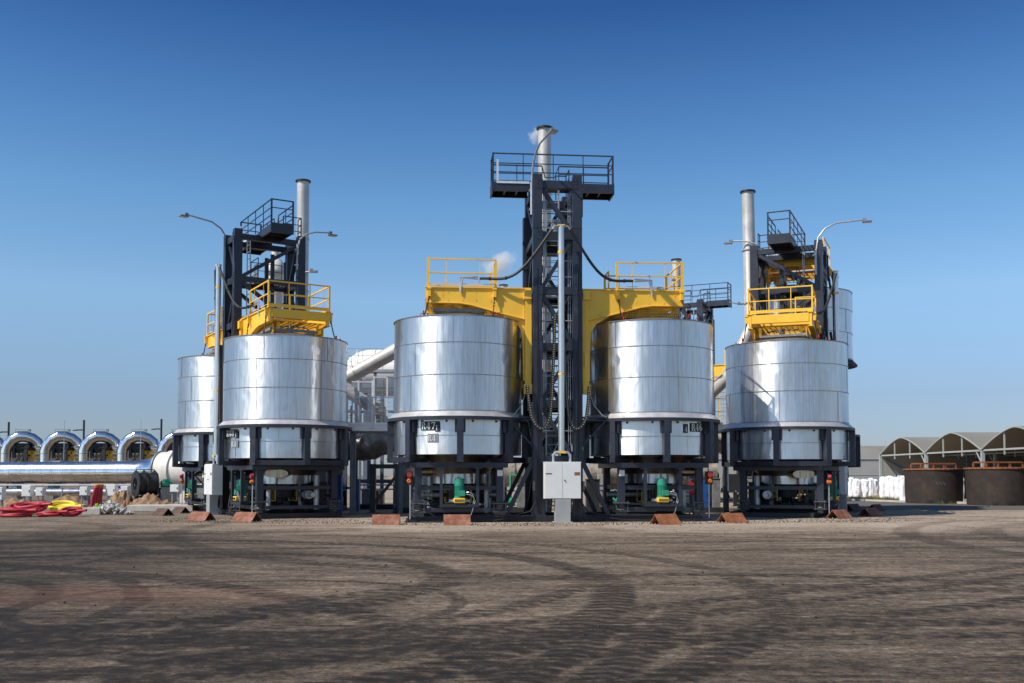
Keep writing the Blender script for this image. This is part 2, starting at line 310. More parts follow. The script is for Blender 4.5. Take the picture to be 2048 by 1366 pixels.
# ------------------------------------------------------------------ mesh builder
class MB:
    def __init__(s): s.v = []; s.f = []
    def add(s, vs, fs):
        o = len(s.v); s.v += [tuple(v) for v in vs]; s.f += [tuple(i + o for i in f) for f in fs]; return s
    def box(s, c, d, rz=0.0):
        hx, hy, hz = d[0] / 2, d[1] / 2, d[2] / 2; ca, sa = math.cos(rz), math.sin(rz); vs = []
        for z in (-hz, hz):
            for x, y in ((-hx, -hy), (hx, -hy), (hx, hy), (-hx, hy)):
                vs.append((c[0] + x * ca - y * sa, c[1] + x * sa + y * ca, c[2] + z))
        return s.add(vs, [(3, 2, 1, 0), (4, 5, 6, 7), (0, 1, 5, 4), (1, 2, 6, 5), (2, 3, 7, 6), (3, 0, 4, 7)])
    def b2(s, x0, x1, y0, y1, z0, z1): return s.box(((x0 + x1) / 2, (y0 + y1) / 2, (z0 + z1) / 2), (abs(x1 - x0), abs(y1 - y0), abs(z1 - z0)))
    def bar(s, a, b, wd, ht=None, up=(0, 0, 1)):
        a = Vector(a); b = Vector(b); ht = ht or wd; d = (b - a)
        if d.length < 1e-6: return s
        d.normalize(); u = Vector(up)
        if abs(d.dot(u)) > .98: u = Vector((0, 1, 0))
        sx = d.cross(u).normalized(); sy = sx.cross(d).normalized(); vs = []
        for p in (a, b):
            for i, j in ((-1, -1), (1, -1), (1, 1), (-1, 1)): vs.append(p + sx * (i * wd / 2) + sy * (j * ht / 2))
        return s.add(vs, [(3, 2, 1, 0), (4, 5, 6, 7), (0, 1, 5, 4), (1, 2, 6, 5), (2, 3, 7, 6), (3, 0, 4, 7)])
    def tube(s, pts, r, seg=8, cap=True, closed=False):
        pts = [Vector(p) for p in pts]; n = len(pts); rs = r if isinstance(r, (list, tuple)) else [r] * n
        rings = []; prev = None
        for i, p in enumerate(pts):
            if closed: t = pts[(i + 1) % n] - pts[i - 1]
            else: t = pts[min(i + 1, n - 1)] - pts[max(i - 1, 0)]
            t.normalize()
            if prev is None:
                u = Vector((0, 0, 1)) if abs(t.z) < .9 else Vector((1, 0, 0))
                a = t.cross(u).normalized()
            else:
                a = (prev - t * prev.dot(t)).normalized()
            prev = a; bb = t.cross(a)
            k = 1.0
            if 0 < i < n - 1 and not closed:
                d1 = (pts[i] - pts[i - 1]).normalized(); d2 = (pts[i + 1] - pts[i]).normalized()
                hv = math.sqrt(max(.2, (1 + d1.dot(d2)) / 2)); ax = (d1 - d2)
                ax = ax.normalized() if ax.length > 1e-5 else None
                if ax: k = (1 / hv, ax)
            ring = []
            for j in range(seg):
                q = 2 * math.pi * j / seg; o = (a * math.cos(q) + bb * math.sin(q)) * rs[i]
                if k != 1.0: o = o + k[1] * (o.dot(k[1]) * (k[0] - 1))
                ring.append(p + o)
            rings.append(ring)
        vs = [v for rg in rings for v in rg]; fs = []
        m = n if closed else n - 1
        for i in range(m):
            i2 = (i + 1) % n
            for j in range(seg):
                j2 = (j + 1) % seg; fs.append((i * seg + j, i2 * seg + j, i2 * seg + j2, i * seg + j2))
        if cap and not closed:
            fs.append(tuple(range(seg))); fs.append(tuple((n - 1) * seg + j for j in range(seg - 1, -1, -1)))
        return s.add(vs, fs)
    def lathe(s, prof, c=(0, 0, 0), seg=48, axis='Z', a0=0, a1=360, mat=None):
        full = abs(a1 - a0 - 360) < 1e-6; k = seg if full else seg + 1; vs = []; fs = []
        for (r, z) in prof:
            for j in range(k):
                q = R(a0 + (a1 - a0) * j / seg); x, y = r * math.sin(q), -r * math.cos(q)
                v = Vector((x, y, z)) if axis == 'Z' else (Vector((z, x, y)) if axis == 'X' else Vector((x, z, y)))
                if mat: v = mat @ v
                vs.append(v + Vector(c))
        for i in range(len(prof) - 1):
            for j in range(seg):
                j2 = (j + 1) % k if full else j + 1
                fs.append((i * k + j, i * k + j2, (i + 1) * k + j2, (i + 1) * k + j))
        return s.add(vs, fs)
    def prism(s, poly, y0, y1):
        """polygon in x,z extruded along y"""
        n = len(poly); vs = [(x, y0, z) for x, z in poly] + [(x, y1, z) for x, z in poly]
        fs = [tuple(range(n)), tuple(range(2 * n - 1, n - 1, -1))]
        for i in range(n):
            j = (i + 1) % n; fs.append((i, n + i, n + j, j))
        return s.add(vs, fs)
    def build(s, name, m, parent=None, smooth=35, loc=None, rz=0.0, bevel=0):
        me = bpy.data.meshes.new(name); me.from_pydata(s.v, [], s.f); me.validate(); 
        import bmesh
        bm = bmesh.new(); bm.from_mesh(me); bmesh.ops.recalc_face_normals(bm, faces=bm.faces); bm.to_mesh(me); bm.free()
        me.materials.append(m)
        if smooth: me.shade_smooth(); me.set_sharp_from_angle(angle=R(smooth))
        o = bpy.data.objects.new(name, me); COL.objects.link(o)
        if parent is not None: o.parent = parent
        if loc is not None: o.location = loc
        o.rotation_euler.z = rz
        if bevel:
            bv = o.modifiers.new('bevel', 'BEVEL'); bv.width = bevel; bv.segments = 2; bv.limit_method = 'ANGLE'; bv.angle_limit = R(40)
        return o
def tag(o, label=None, cat=None, group=None, kind=None):
    if label: o['label'] = label
    if cat: o['category'] = cat
    if group: o['group'] = group
    if kind: o['kind'] = kind
    return o
def thing(name, label, cat, loc=(0, 0, 0), rz=0.0, group=None, sc=None):
    o = bpy.data.objects.new(name, None); COL.objects.link(o); o.empty_display_size = .3
    o.location = loc; o.rotation_euler.z = rz
    if sc: o.scale = sc
    return tag(o, label, cat, group)
def copy_tree(o, parent=None):
    c = o.copy(); COL.objects.link(c)
    if parent is not None: c.parent = parent
    for ch in [x for x in COL.objects if x.parent == o]: copy_tree(ch, c)
    return c

# ------------------------------------------------------------------ glyphs
def ell(cx, cy, rx, ry, irx, iry, a0=0, a1=360, n=18):
    out = []
    for i in range(n):
        p, q = R(a0 + (a1 - a0) * i / n), R(a0 + (a1 - a0) * (i + 1) / n)
        out.append([(cx + rx * math.cos(p), cy + ry * math.sin(p)), (cx + rx * math.cos(q), cy + ry * math.sin(q)),
                    (cx + irx * math.cos(q), cy + iry * math.sin(q)), (cx + irx * math.cos(p), cy + iry * math.sin(p))])
    return out
def rc(x0, y0, x1, y1): return [(x0, y0), (x1, y0), (x1, y1), (x0, y1)]
GL = {'R': [rc(.07, 0, .22, 1), rc(0, 0, .30, .07), rc(0, .93, .30, 1), [(.33, .47), (.46, .47), (.68, .06), (.50, .02)], rc(.48, 0, .74, .07)] + ell(.27, .725, .31, .275, .15, .2, -90, 90, 9),
      '4': [rc(.34, 0, .49, 1), [(.30, .95), (.34, 1), (.08, .33), (.0, .33)], rc(0, .25, .28, .33), rc(.53, .25, .64, .33), rc(.26, 0, .57, .06)],
      '6': ell(.30, .32, .30, .32, .13, .25) + ell(.33, .5, .33, .5, .18, .44, 60, 190, 9),
      '7': [rc(0, .86, .56, 1), [(.42, .86), (.56, .9), (.30, 0), (.12, 0)], rc(0, .72, .06, .86)],
      '8': ell(.29, .27, .29, .27, .13, .2) + ell(.29, .75, .25, .25, .11, .18),
      '1': [rc(.12, 0, .27, 1), rc(.02, 0, .37, .06), [(.0, .8), (.12, .86), (.12, 1), (.06, .95)]]}
def lettering(txt, h, rad, az, z, proud=0.012):
    """stencil characters bent round a drum of radius rad, starting at azimuth az (deg, 0 = -y)"""
    mb = MB(); x = 0.0
    for ch in txt:
        for pl in GL[ch]:
            vs = []
            for (u, v) in pl:
                q = R(az) + (x + u * h) / rad
                vs.append(((rad + proud) * math.sin(q), -(rad + proud) * math.cos(q), z + v * h))
            mb.add(vs, [tuple(range(len(vs)))])
        x += h * .78
    return mb
def drum_patch(rad, az0, az1, z0, z1, t=0.008):
    return MB().lathe([(rad, z0), (rad + t, z0), (rad + t, z1), (rad, z1)], seg=6, a0=az0, a1=az1)

# ------------------------------------------------------------------ the kiln
RK = 2.22
ZB = [(3.62, 4.83), (4.83, 5.88), (5.88, 6.75)]
def hood_parts(p, zs=0.0, loose=False):
    """upper stainless shell with banded seams, sooty domed roof and hatch"""
    mb = MB(); prof = []
    random.seed(int(p.location.x * 10) + 50)
    seg = 96; vs = []; fs = []; zl = [3.62, 4.0, 4.4, 4.79, 4.83, 4.87, 5.2, 5.55, 5.84, 5.88, 5.92, 6.3, 6.70, 6.75]
    ph = random.random() * 9
    for z in zl:
        for j in range(seg):
            q = 2 * math.pi * j / seg
            r = RK + 0.012 * noise.noise(Vector((math.sin(q) * 2.2 + ph, math.cos(q) * 2.2, z * .7))) 
            vs.append((r * math.sin(q), -r * math.cos(q), z + zs))
    for i in range(len(zl) - 1):
        for j in range(seg):
            j2 = (j + 1) % seg; fs.append((i * seg + j, i * seg + j2, (i + 1) * seg + j2, (i + 1) * seg + j))
    mb.add(vs, fs)
    sh = mb.build('shell', M['shell'], p, 50)
    sm = MB()
    for z in (3.66, 4.83, 5.88): sm.lathe([(RK + .006, z - .010), (RK + .016, z - .008), (RK + .016, z + .008), (RK + .006, z + .008)], (0, 0, zs), 72)
    for (z0, z1) in ZB:
        off = random.random() * 60
        for k in range(6):
            q = R(off + 60 * k); sm.bar(((RK + .010) * math.sin(q), -(RK + .010) * math.cos(q), z0 + zs + .02), ((RK + .010) * math.sin(q), -(RK + .010) * math.cos(q), z1 + zs - .02), .009, .009)
    sm.build('seam', M['seam'], sh)
    MB().lathe([(RK, 6.75 + zs), (RK + .03, 6.75 + zs), (RK + .03, 6.78 + zs), (RK - .05, 6.79 + zs), (1.0, 7.0 + zs), (.9, 7.0 + zs), (0, 7.0 + zs)], seg=72).build('roof', M['soot'], p, 20)
    h = MB().b2(-.80, .80, -.80, .80, 6.98 + zs, 7.05 + zs)
    for k in range(27):
        x = -.78 + k * .06
        h.b2(x - .012, x + .012, -.83, -.80, 6.93 + zs, 7.10 + zs); h.b2(x - .012, x + .012, .80, .83, 6.93 + zs, 7.10 + zs)
        h.b2(-.83, -.80, x - .012, x + .012, 6.93 + zs, 7.10 + zs); h.b2(.80, .83, x - .012, x + .012, 6.93 + zs, 7.10 + zs)
    for sgn in (-1, 1):
        h.b2(-.90, .90, sgn * .87 - .03, sgn * .87 + .03, 7.08 + zs, 7.18 + zs); h.b2(sgn * .87 - .03, sgn * .87 + .03, -.84, .84, 7.08 + zs, 7.18 + zs)
    h.build('roof_hatch', M['hatch'], p)
    for k, a in enumerate((-38, 38, 142, 218)):
        q = R(a); l = MB(); c = Vector((2.05 * math.sin(q), -2.05 * math.cos(q), 6.84 + zs))
        l.tube([c + Vector((math.cos(t) * .05, 0, math.sin(t) * .05)) for t in [i * math.pi / 4 for i in range(8)]], .016, 6, closed=True)
        l.box(c + Vector((0, 0, -.05)), (.14, .08, .04), q)
        l.build('lifting_lug', M['red'], p)

def base_parts(p, side, lid=True):
    # ring, flashing
    if lid: MB().lathe([(RK - .01, 3.63), (RK + .02, 3.63), (2.40, 3.47), (2.40, 3.465), (2.1, 3.465)], seg=72).build('flashing', M['flash'], p, 25)
    MB().lathe([(2.16, 3.36), (2.44, 3.36), (2.44, 3.46), (2.16, 3.46), (2.16, 3.36)], seg=72).build('support_ring', M['dark'], p, 30)
    # lower stainless skirt, panelled between the posts
    vs = []; fs = []; seg = 96; zl = [2.23, 2.4, 2.84, 2.86, 3.1, 3.36]; mb = MB()
    for z in zl:
        for j in range(seg):
            q = 2 * math.pi * j / seg; r = 2.205 + .014 * noise.noise(Vector((math.sin(q) * 2.6 + side * 4 + p.location.x, math.cos(q) * 2.6, z)))
            vs.append((r * math.sin(q), -r * math.cos(q), z))
    for i in range(len(zl) - 1):
        for j in range(seg): j2 = (j + 1) % seg; fs.append((i * seg + j, i * seg + j2, (i + 1) * seg + j2, (i + 1) * seg + j))
    sk = mb.add(vs, fs).build('skirt', M['skirt'], p, 50)
    sm = MB().lathe([(2.205, 2.84), (2.222, 2.84), (2.222, 2.855), (2.205, 2.855)], seg=72)
    for k in range(8):
        q = R(45 * k + 21); sm.bar((2.20 * math.sin(q), -2.20 * math.cos(q), 2.24), (2.20 * math.sin(q), -2.20 * math.cos(q), 3.34), .008, .012)
    sm.build('skirt_seam', M['seam'], sk)
    # eight posts
    for k in range(8):
        q = R(45 * k); c, s_ = math.cos(q), math.sin(q); pm = MB()
        def P(r, u, z): return Vector((r * s_ + u * c, -r * c + u * s_, z))
        pm.add([P(2.24, -.105, 1.98), P(2.24, .105, 1.98), P(2.44, .105, 1.98), P(2.44, -.105, 1.98), P(2.24, -.105, 3.36), P(2.24, .105, 3.36), P(2.44, .105, 3.36), P(2.44, -.105, 3.36)],
               [(3, 2, 1, 0), (4, 5, 6, 7), (0, 1, 5, 4), (1, 2, 6, 5), (2, 3, 7, 6), (3, 0, 4, 7)])
        for u in (-.14, .14): pm.add([P(2.22, u - .035, 2.95), P(2.22, u + .035, 2.95), P(2.34, u + .035, 2.95), P(2.34, u - .035, 2.95), P(2.22, u - .035, 3.36), P(2.22, u + .035, 3.36), P(2.34, u + .035, 3.36), P(2.34, u - .035, 3.36)],
               [(3, 2, 1, 0), (4, 5, 6, 7), (0, 1, 5, 4), (1, 2, 6, 5), (2, 3, 7, 6), (3, 0, 4, 7)])
        for z in (2.1, 2.55, 3.0):
            pm.box(P(2.445, .04, z), (.03, .03, .03), q)
        pm.build('support_post', M['dark'], p)
        MB().bar((2.44 * s_, -2.44 * c, 2.06), (1.2 * s_, -1.2 * c, 2.02), .16, .16).build('radial_arm', M['dark'], p)
    # outer octagonal bottom ring (behind and to the sides)
    og = MB()
    for k in range(8):
        a, b_ = R(45 * k), R(45 * k + 45)
        if k in (0, 7): continue
        og.bar((2.36 * math.sin(a), -2.36 * math.cos(a), 2.06), (2.36 * math.sin(b_), -2.36 * math.cos(b_), 2.06), .08, .18)
    og.build('bottom_ring', M['dark'], p)
    # cone + collar + lower outlet
    MB().lathe([(2.17, 2.25), (1.95, 2.22), (1.55, 2.16), (1.02, 1.60), (.5, 1.6)], seg=56).build('cone', M['cone'], p, 60)
    MB().lathe([(.90, 1.60), (.94, 1.60), (.94, 1.27), (.90, 1.27), (.2, 1.25)], seg=56).build('collar', M['skirt'], p)
    # square chassis
    ch = MB(); e = 1.62
    for sgn in (-1, 1):
        ch.b2(-e, e, sgn * (e - .02) - .09, sgn * (e - .02) + .09, 1.80, 1.965)
        ch.b2(sgn * (e - .09) - .088, sgn * (e - .09) + .088, -e + .12, e - .12, 1.802, 1.963)
        ch.b2(-1.36, 1.36, sgn * 1.36 - .05, sgn * 1.36 + .05, 1.06, 1.20)
        ch.b2(sgn * 1.36 - .052, sgn * 1.36 + .052, -1.25, 1.25, 1.062, 1.198)
        ch.b2(-1.30, 1.30, sgn * 1.42 - .06, sgn * 1.42 + .06, .34, .47)
        ch.b2(sgn * 1.42 - .06, sgn * 1.42 + .06, -1.30, 1.30, .342, .468)
        ch.bar((sgn * 1.3, -1.40, 1.75), (sgn * .95, -1.40, 2.02), .08); ch.bar((sgn * 1.3, 1.40, 1.75), (sgn * .95, 1.40, 2.02), .08)
    ch.build('chassis', M['dark'], p)
    for sx in (-1, 1):
        for sy in (-1, 1):
            x, y = sx * 1.36, sy * 1.36
            lg = MB().b2(x - .115, x + .115, y - .115, y + .115, .62, 1.80).build('leg', M['dark'], p)
            ft = MB().b2(x - .26, x + .26, y - .22, y + .22, .60, .63).b2(x - .26, x + .26, y - .22, y + .22, .33, .355)
            ft.lathe([(.14, .355), (.17, .38), (.14, .42), (.17, .47), (.14, .52), (.17, .57), (.14, .60)], (x, y, 0), 16)
            for a in (-.2, .2):
                for bb in (-.16, .16): ft.tube([(x + a, y + bb, .29), (x + a, y + bb, .68)], .016, 6)
            ft.b2(x - .16, x + .16, y - .05, y + .05, .20, .33)
            ft.lathe([(.0, -.08), (.10, -.08), (.10, .08), (0, .08)], (x - .1, y, .26), 16, 'Y'); ft.lathe([(.0, -.08), (.10, -.08), (.10, .08), (0, .08)], (x + .1, y, .26), 16, 'Y')
            ft.build('load_cell_foot', M['foot'], lg)
    # motor hanger in front
    mh = MB()
    for x in (-.60, .60):
        mh.b2(x - .05, x + .05, -1.80, -1.70, .52, 1.80)
        mh.b2(x - .14, x + .14, -1.82, -1.68, 1.76, 1.795)
        mh.bar((x, -1.75, .56), (x * .95, -1.1, .56), .09)
    mh.b2(-.65, .65, -1.815, -1.70, .50, .60); mh.b2(-.60, .60, -1.695, -1.15, .56, .60)
    for x in (-.6, .6): mh.bar((x, -1.74, 1.7), (x, -1.2, 1.05), .05)
    mh = mh.build('motor_hanger', M['dark'], p)
    mo = MB().lathe([(0, 1.44), (.13, 1.44), (.165, 1.41), (.165, 1.20), (.15, 1.19), (.15, .86), (.17, .85), (.17, .81), (0, .81)], (0, -1.62, 0), 28)
    for k in range(22):
        q = 2 * math.pi * k / 22; mo.bar((.155 * math.cos(q), -1.62 + .155 * math.sin(q), .86), (.155 * math.cos(q), -1.62 + .155 * math.sin(q), 1.19), .008, .025)
    mo.b2(-.02, .18, -1.86, -1.76, .87, 1.05); mo.tube([(-.05, -1.62, 1.44), (-.05, -1.62, 1.48), (.05, -1.62, 1.48), (.05, -1.62, 1.44)], .012, 6)
    mo = mo.build('motor', M['green'], p)
    MB().b2(-.19, .19, -1.86, -1.46, .64, .80).build('coupling_guard', M['yellow'], mo, bevel=.02)
    gd = MB()
    for k in range(9): gd.b2(-.15 + k * .036, -.135 + k * .036, -1.868, -1.858, .68, .76)
    gd.build('guard_slots', M['darker'], mo)
    MB().lathe([(0, -.35), (.07, -.35), (.07, .35), (0, .35)], (0, -1.6, .70), 16, 'X').build('gearbox_shaft', M['galv'], mo)
    cb = MB().tube([(.17, -1.8, .98), (.3, -1.85, 1.0), (.42, -1.84, .95), (.48, -1.8, .80), (.45, -1.78, .62)], .012, 6)
    cb.tube([(.17, -1.8, .93), (.32, -1.86, .92), (.45, -1.86, .85), (.52, -1.8, .7), (.4, -1.78, .3), (.35, -1.7, .2)], .012, 6)
    cb.build('cable', M['galv'], mo)
    # agitator pan, yellow guard cage inside, pipes below the cone
    MB().lathe([(0, .75), (.35, .75), (.35, 1.25), (0, 1.25)], seg=24).build('discharge_tube', M['darker'], p)
    cg = MB()
    for x in (-.45, .45):
        for y in (-.5, .3): cg.bar((x, y, .62), (x, y, 1.18), .035)
    for z in (.62, 1.18):
        cg.bar((-.45, -.5, z), (.45, -.5, z), .035); cg.bar((-.45, .3, z), (.45, .3, z), .035)
    for k in range(8): cg.bar((-.4 + k * .115, -.5, .63), (-.4 + k * .115, -.5, 1.17), .008)
    cg.build('guard_cage', M['mesh_yellow'], p)
    pc = MB().tube([(-1.5, .55, .86), (1.5, .55, .86)], .09, 12)
    for x in (-1.2, -.9, .75, 1.1): pc.lathe([(0, -.02), (.16, -.02), (.16, .02), (0, .02)], (x, .55, .86), 18, 'X')
    pc.tube([(.95, -.9, .3), (.95, -.9, 1.15)], .085, 12).tube([(-.95, .95, .3), (-.95, .95, 1.6)], .11, 12).tube([(1.15, .8, .3), (1.15, .8, 1.6)], .10, 12)
    pc.build('pipework', M['galv'], p)
    random.seed(int(abs(p.location.x) * 7) + 3)
    for k in range(16):
        x, y = random.uniform(-1.2, 1.2), random.uniform(-.8, 1.4); z = random.uniform(.3, .9); L = random.uniform(.2, .7)
        cl = MB()
        if k % 3: cl.box((x, y, z), (L * .5, .12, .14), random.random())
        else: cl.tube([(x - L, y, z), (x, y + .05, z - .05), (x + L * .6, y, z - .22)], .03, 6)
        cl.build('cable_box' if k % 3 else 'hose', M['darker'], p)
    MB().b2(-1.0, 1.0, .9, 1.25, .55, 1.35).build('gear_housing', M['darker'], p)
    # oval blanked duct on the outer side, stub duct
    q = R(62 * side); d = Vector((math.sin(q), -math.cos(q), 0)); u = Vector((math.cos(q), math.sin(q), 0))
    ov = MB(); vs = []; n = 28
    for dd in (1.15, 1.78):
        for i in range(n):
            t = 2 * math.pi * i / n; xx = .42 * math.cos(t) * (1 if abs(math.cos(t)) < .7 else .98); zz = .155 * (abs(math.sin(t)) ** .7) * (1 if math.sin(t) > 0 else -1)
            vs.append(d * dd + u * xx + Vector((0, 0, 1.66 + zz)))
    ov.add(vs, [tuple(range(n - 1, -1, -1)), tuple(range(n, 2 * n))] + [(i, (i + 1) % n, n + (i + 1) % n, n + i) for i in range(n)])
    ov.build('oval_duct_end', M['cone'], p)
    # warning beacons on the outer front leg
    x = side * 1.60
    bc = MB().lathe([(0, -.05), (.085, -.05), (.085, .05), (0, .05)], (x + side * .05, -1.72, 1.56), 16, 'Y').build('red_beacon', M['red'], p)
    MB().lathe([(0, -.05), (.05, -.06), (.085, .0), (.085, .1), (0, .1)], (x + side * .05, -1.72, 1.36), 16, 'Y').build('orange_beacon', M['orange'], p)
    MB().b2(x - .11, x + .11 + side * .05, -1.68, -1.64, 1.24, 1.68).build('beacon_backplate', M['darker'], p)
    MB().tube([(x + side * .02, -1.68, 1.24), (x + side * .02, -1.68, .12)], .02, 8).build('conduit_post', M['galv'], p)
    MB().b2(-side * 1.36 - .09, -side * 1.36 + .09, -1.54, -1.48, 1.52, 1.72).build('junction_box', M['cab'], p)
    # small clamp pieces hanging at the ring
    cm = MB()
    for k in range(16):
        q = R(22.5 * k + 11); cm.box((2.21 * math.sin(q), -2.21 * math.cos(q), 3.31), (.07, .04, .06), q)
    cm.build('ring_clamp', M['darker'], p)

def plates(p, txt, az, z, extra, faint):
    w_ = len(txt) * .20 + .03
    pl = drum_patch(2.225, az - 1.0, az + math.degrees(w_ / 2.2), z - .05, z + .24).build('number_plate', M['black'], p)
    lettering(txt, .235, 2.235, az, z - .02).build('lettering', M['white_flat'], pl, 0)
    if extra is not None:
        a2 = az + extra
        p2 = drum_patch(2.222, a2, a2 + 4.5, z - .10, z + .2).build('number_plate', M['black'], p)
        lettering('1' if extra > 0 else '4', .17, 2.232, a2 + .8, z - .06).build('lettering', M['ghost'], p2, 0)
    if faint is not None:
        a2 = az + faint
        p2 = drum_patch(2.219, a2 - .5, a2 + 9.5, z - .44, z - .16).build('faded_stencil', M['platefade'], p)
        lettering('R4', .2, 2.229, a2, z - .41).build('lettering', M['ghost'], p2, 0)

ROT = {'C': R(5), 'L': R(-59), 'Rr': R(66)}
def kiln(label, x, y, rot, side, sr=1.0, sz=1.0, txt=None, az=0, extra=None, faint=None):
    p = thing('charcoal_kiln', label, 'kiln', (x, y, 0), rot, 'charcoal kilns of the plant', (sr, sr, sz))
    hood_parts(p); base_parts(p, side)
    if txt: plates(p, txt, az, 3.06, extra, faint)
    return p
kiln('dented stainless kiln with plate R47, just left of the white switch cabinet', -1.87, 34.5, ROT['C'], -1, .99, 1, 'R47', -34, 12.5, 6)
kiln('stainless kiln with plate R46, just right of the central tower', 4.92, 35.4, ROT['C'], 1, .99, 1, 'R46', 24.5, -8, None)
kiln('front kiln of the left group with plate R48, beneath the yellow railed crane', -8.53, 37.6, ROT['L'], 1, 1.02, .968, 'R48', 7, 14, 9)
kiln('half hidden kiln at the far left, behind the slim grey mast', -12.04, 43.0, ROT['L'], -1, 1.01, .955)
kiln('streaky kiln on the right, standing left of the white bags', 10.53, 38.3, ROT['Rr'], -1, 1.02, .955)
p = thing('open_kiln', 'open kiln bottom without its shell, poking out behind the right kiln', 'kiln', (13.1, 45.0, 0), ROT['Rr'], None, (1.0, 1.0, .96))
base_parts(p, 1, lid=False)
p = thing('kiln_hood', 'stainless kiln shell lifted high in the air behind the right tower', 'kiln shell', (13.05, 45.0, 3.15), ROT['Rr'], None, (1.0, 1.0, .96))
hood_parts(p)
MB().lathe([(2.24, 3.62), (2.25, 3.60), (2.42, 3.42), (2.42, 3.36), (2.38, 3.36), (2.2, 3.5), (2.18, 3.62)], seg=64).build('seal_skirt', M['darker'], p)

# ------------------------------------------------------------------ tower
def railing(mb, pts, z, h=.98, mids=(.5,), r=.022, posts=True, closed=False, pr=None, toe=0):
    for i in range(len(pts) - 1):
        a, b_ = Vector((*pts[i], z)), Vector((*pts[i + 1], z)); L = (b_ - a).length; n = max(1, round(L / 1.1))
        mb.bar(a + Vector((0, 0, h)), b_ + Vector((0, 0, h)), r * 2)
        for m_ in mids: mb.bar(a + Vector((0, 0, h * m_)), b_ + Vector((0, 0, h * m_)), r * 1.5)
        if toe: mb.bar(a + Vector((0, 0, toe / 2)), b_ + Vector((0, 0, toe / 2)), .02, toe)
        if posts:
            for k in range(n + 1):
                q = a.lerp(b_, k / n); mb.bar(q, q + Vector((0, 0, h)), pr or r * 2)
def lamp(p, base, hd, name='gooseneck_lamp', H=1.75, out=1.9, side=0.0):
    """bent tube bracket with a floodlight; hd = unit direction in the plan of the tower"""
    base = Vector(base); hd = Vector((hd[0], hd[1], 0)).normalized(); up = Vector((0, 0, 1))
    pts = [base + up * -.75, base + up * .15, base + up * (.55 * H) + hd * .10, base + up * (.80 * H) + hd * .38, base + up * (.94 * H) + hd * .80, base + up * H + hd * out]
    b_ = MB().tube(pts, .035, 8).tube([pts[0], pts[0] + up * 1.1], .05, 8)
    for z in (-.55, .1): b_.box(base + up * z + hd * -.05, (.14, .14, .06))
    b_ = b_.build(name, M['galv'], p)
    c = pts[-1]; a = math.atan2(hd.y, hd.x)
    MB().box(c + hd * .16 + up * -.09, (.34, .24, .05), a).box(c + hd * .05 + up * .0, (.14, .10, .12), a).build('lamp_head', M['hatch'], b_)
    MB().box(c + hd * .16 + up * -.122, (.28, .19, .012), a).build('lamp_glass', M['glass'], b_)
LV = [2.07, 3.95, 5.88, 7.79, 9.67]
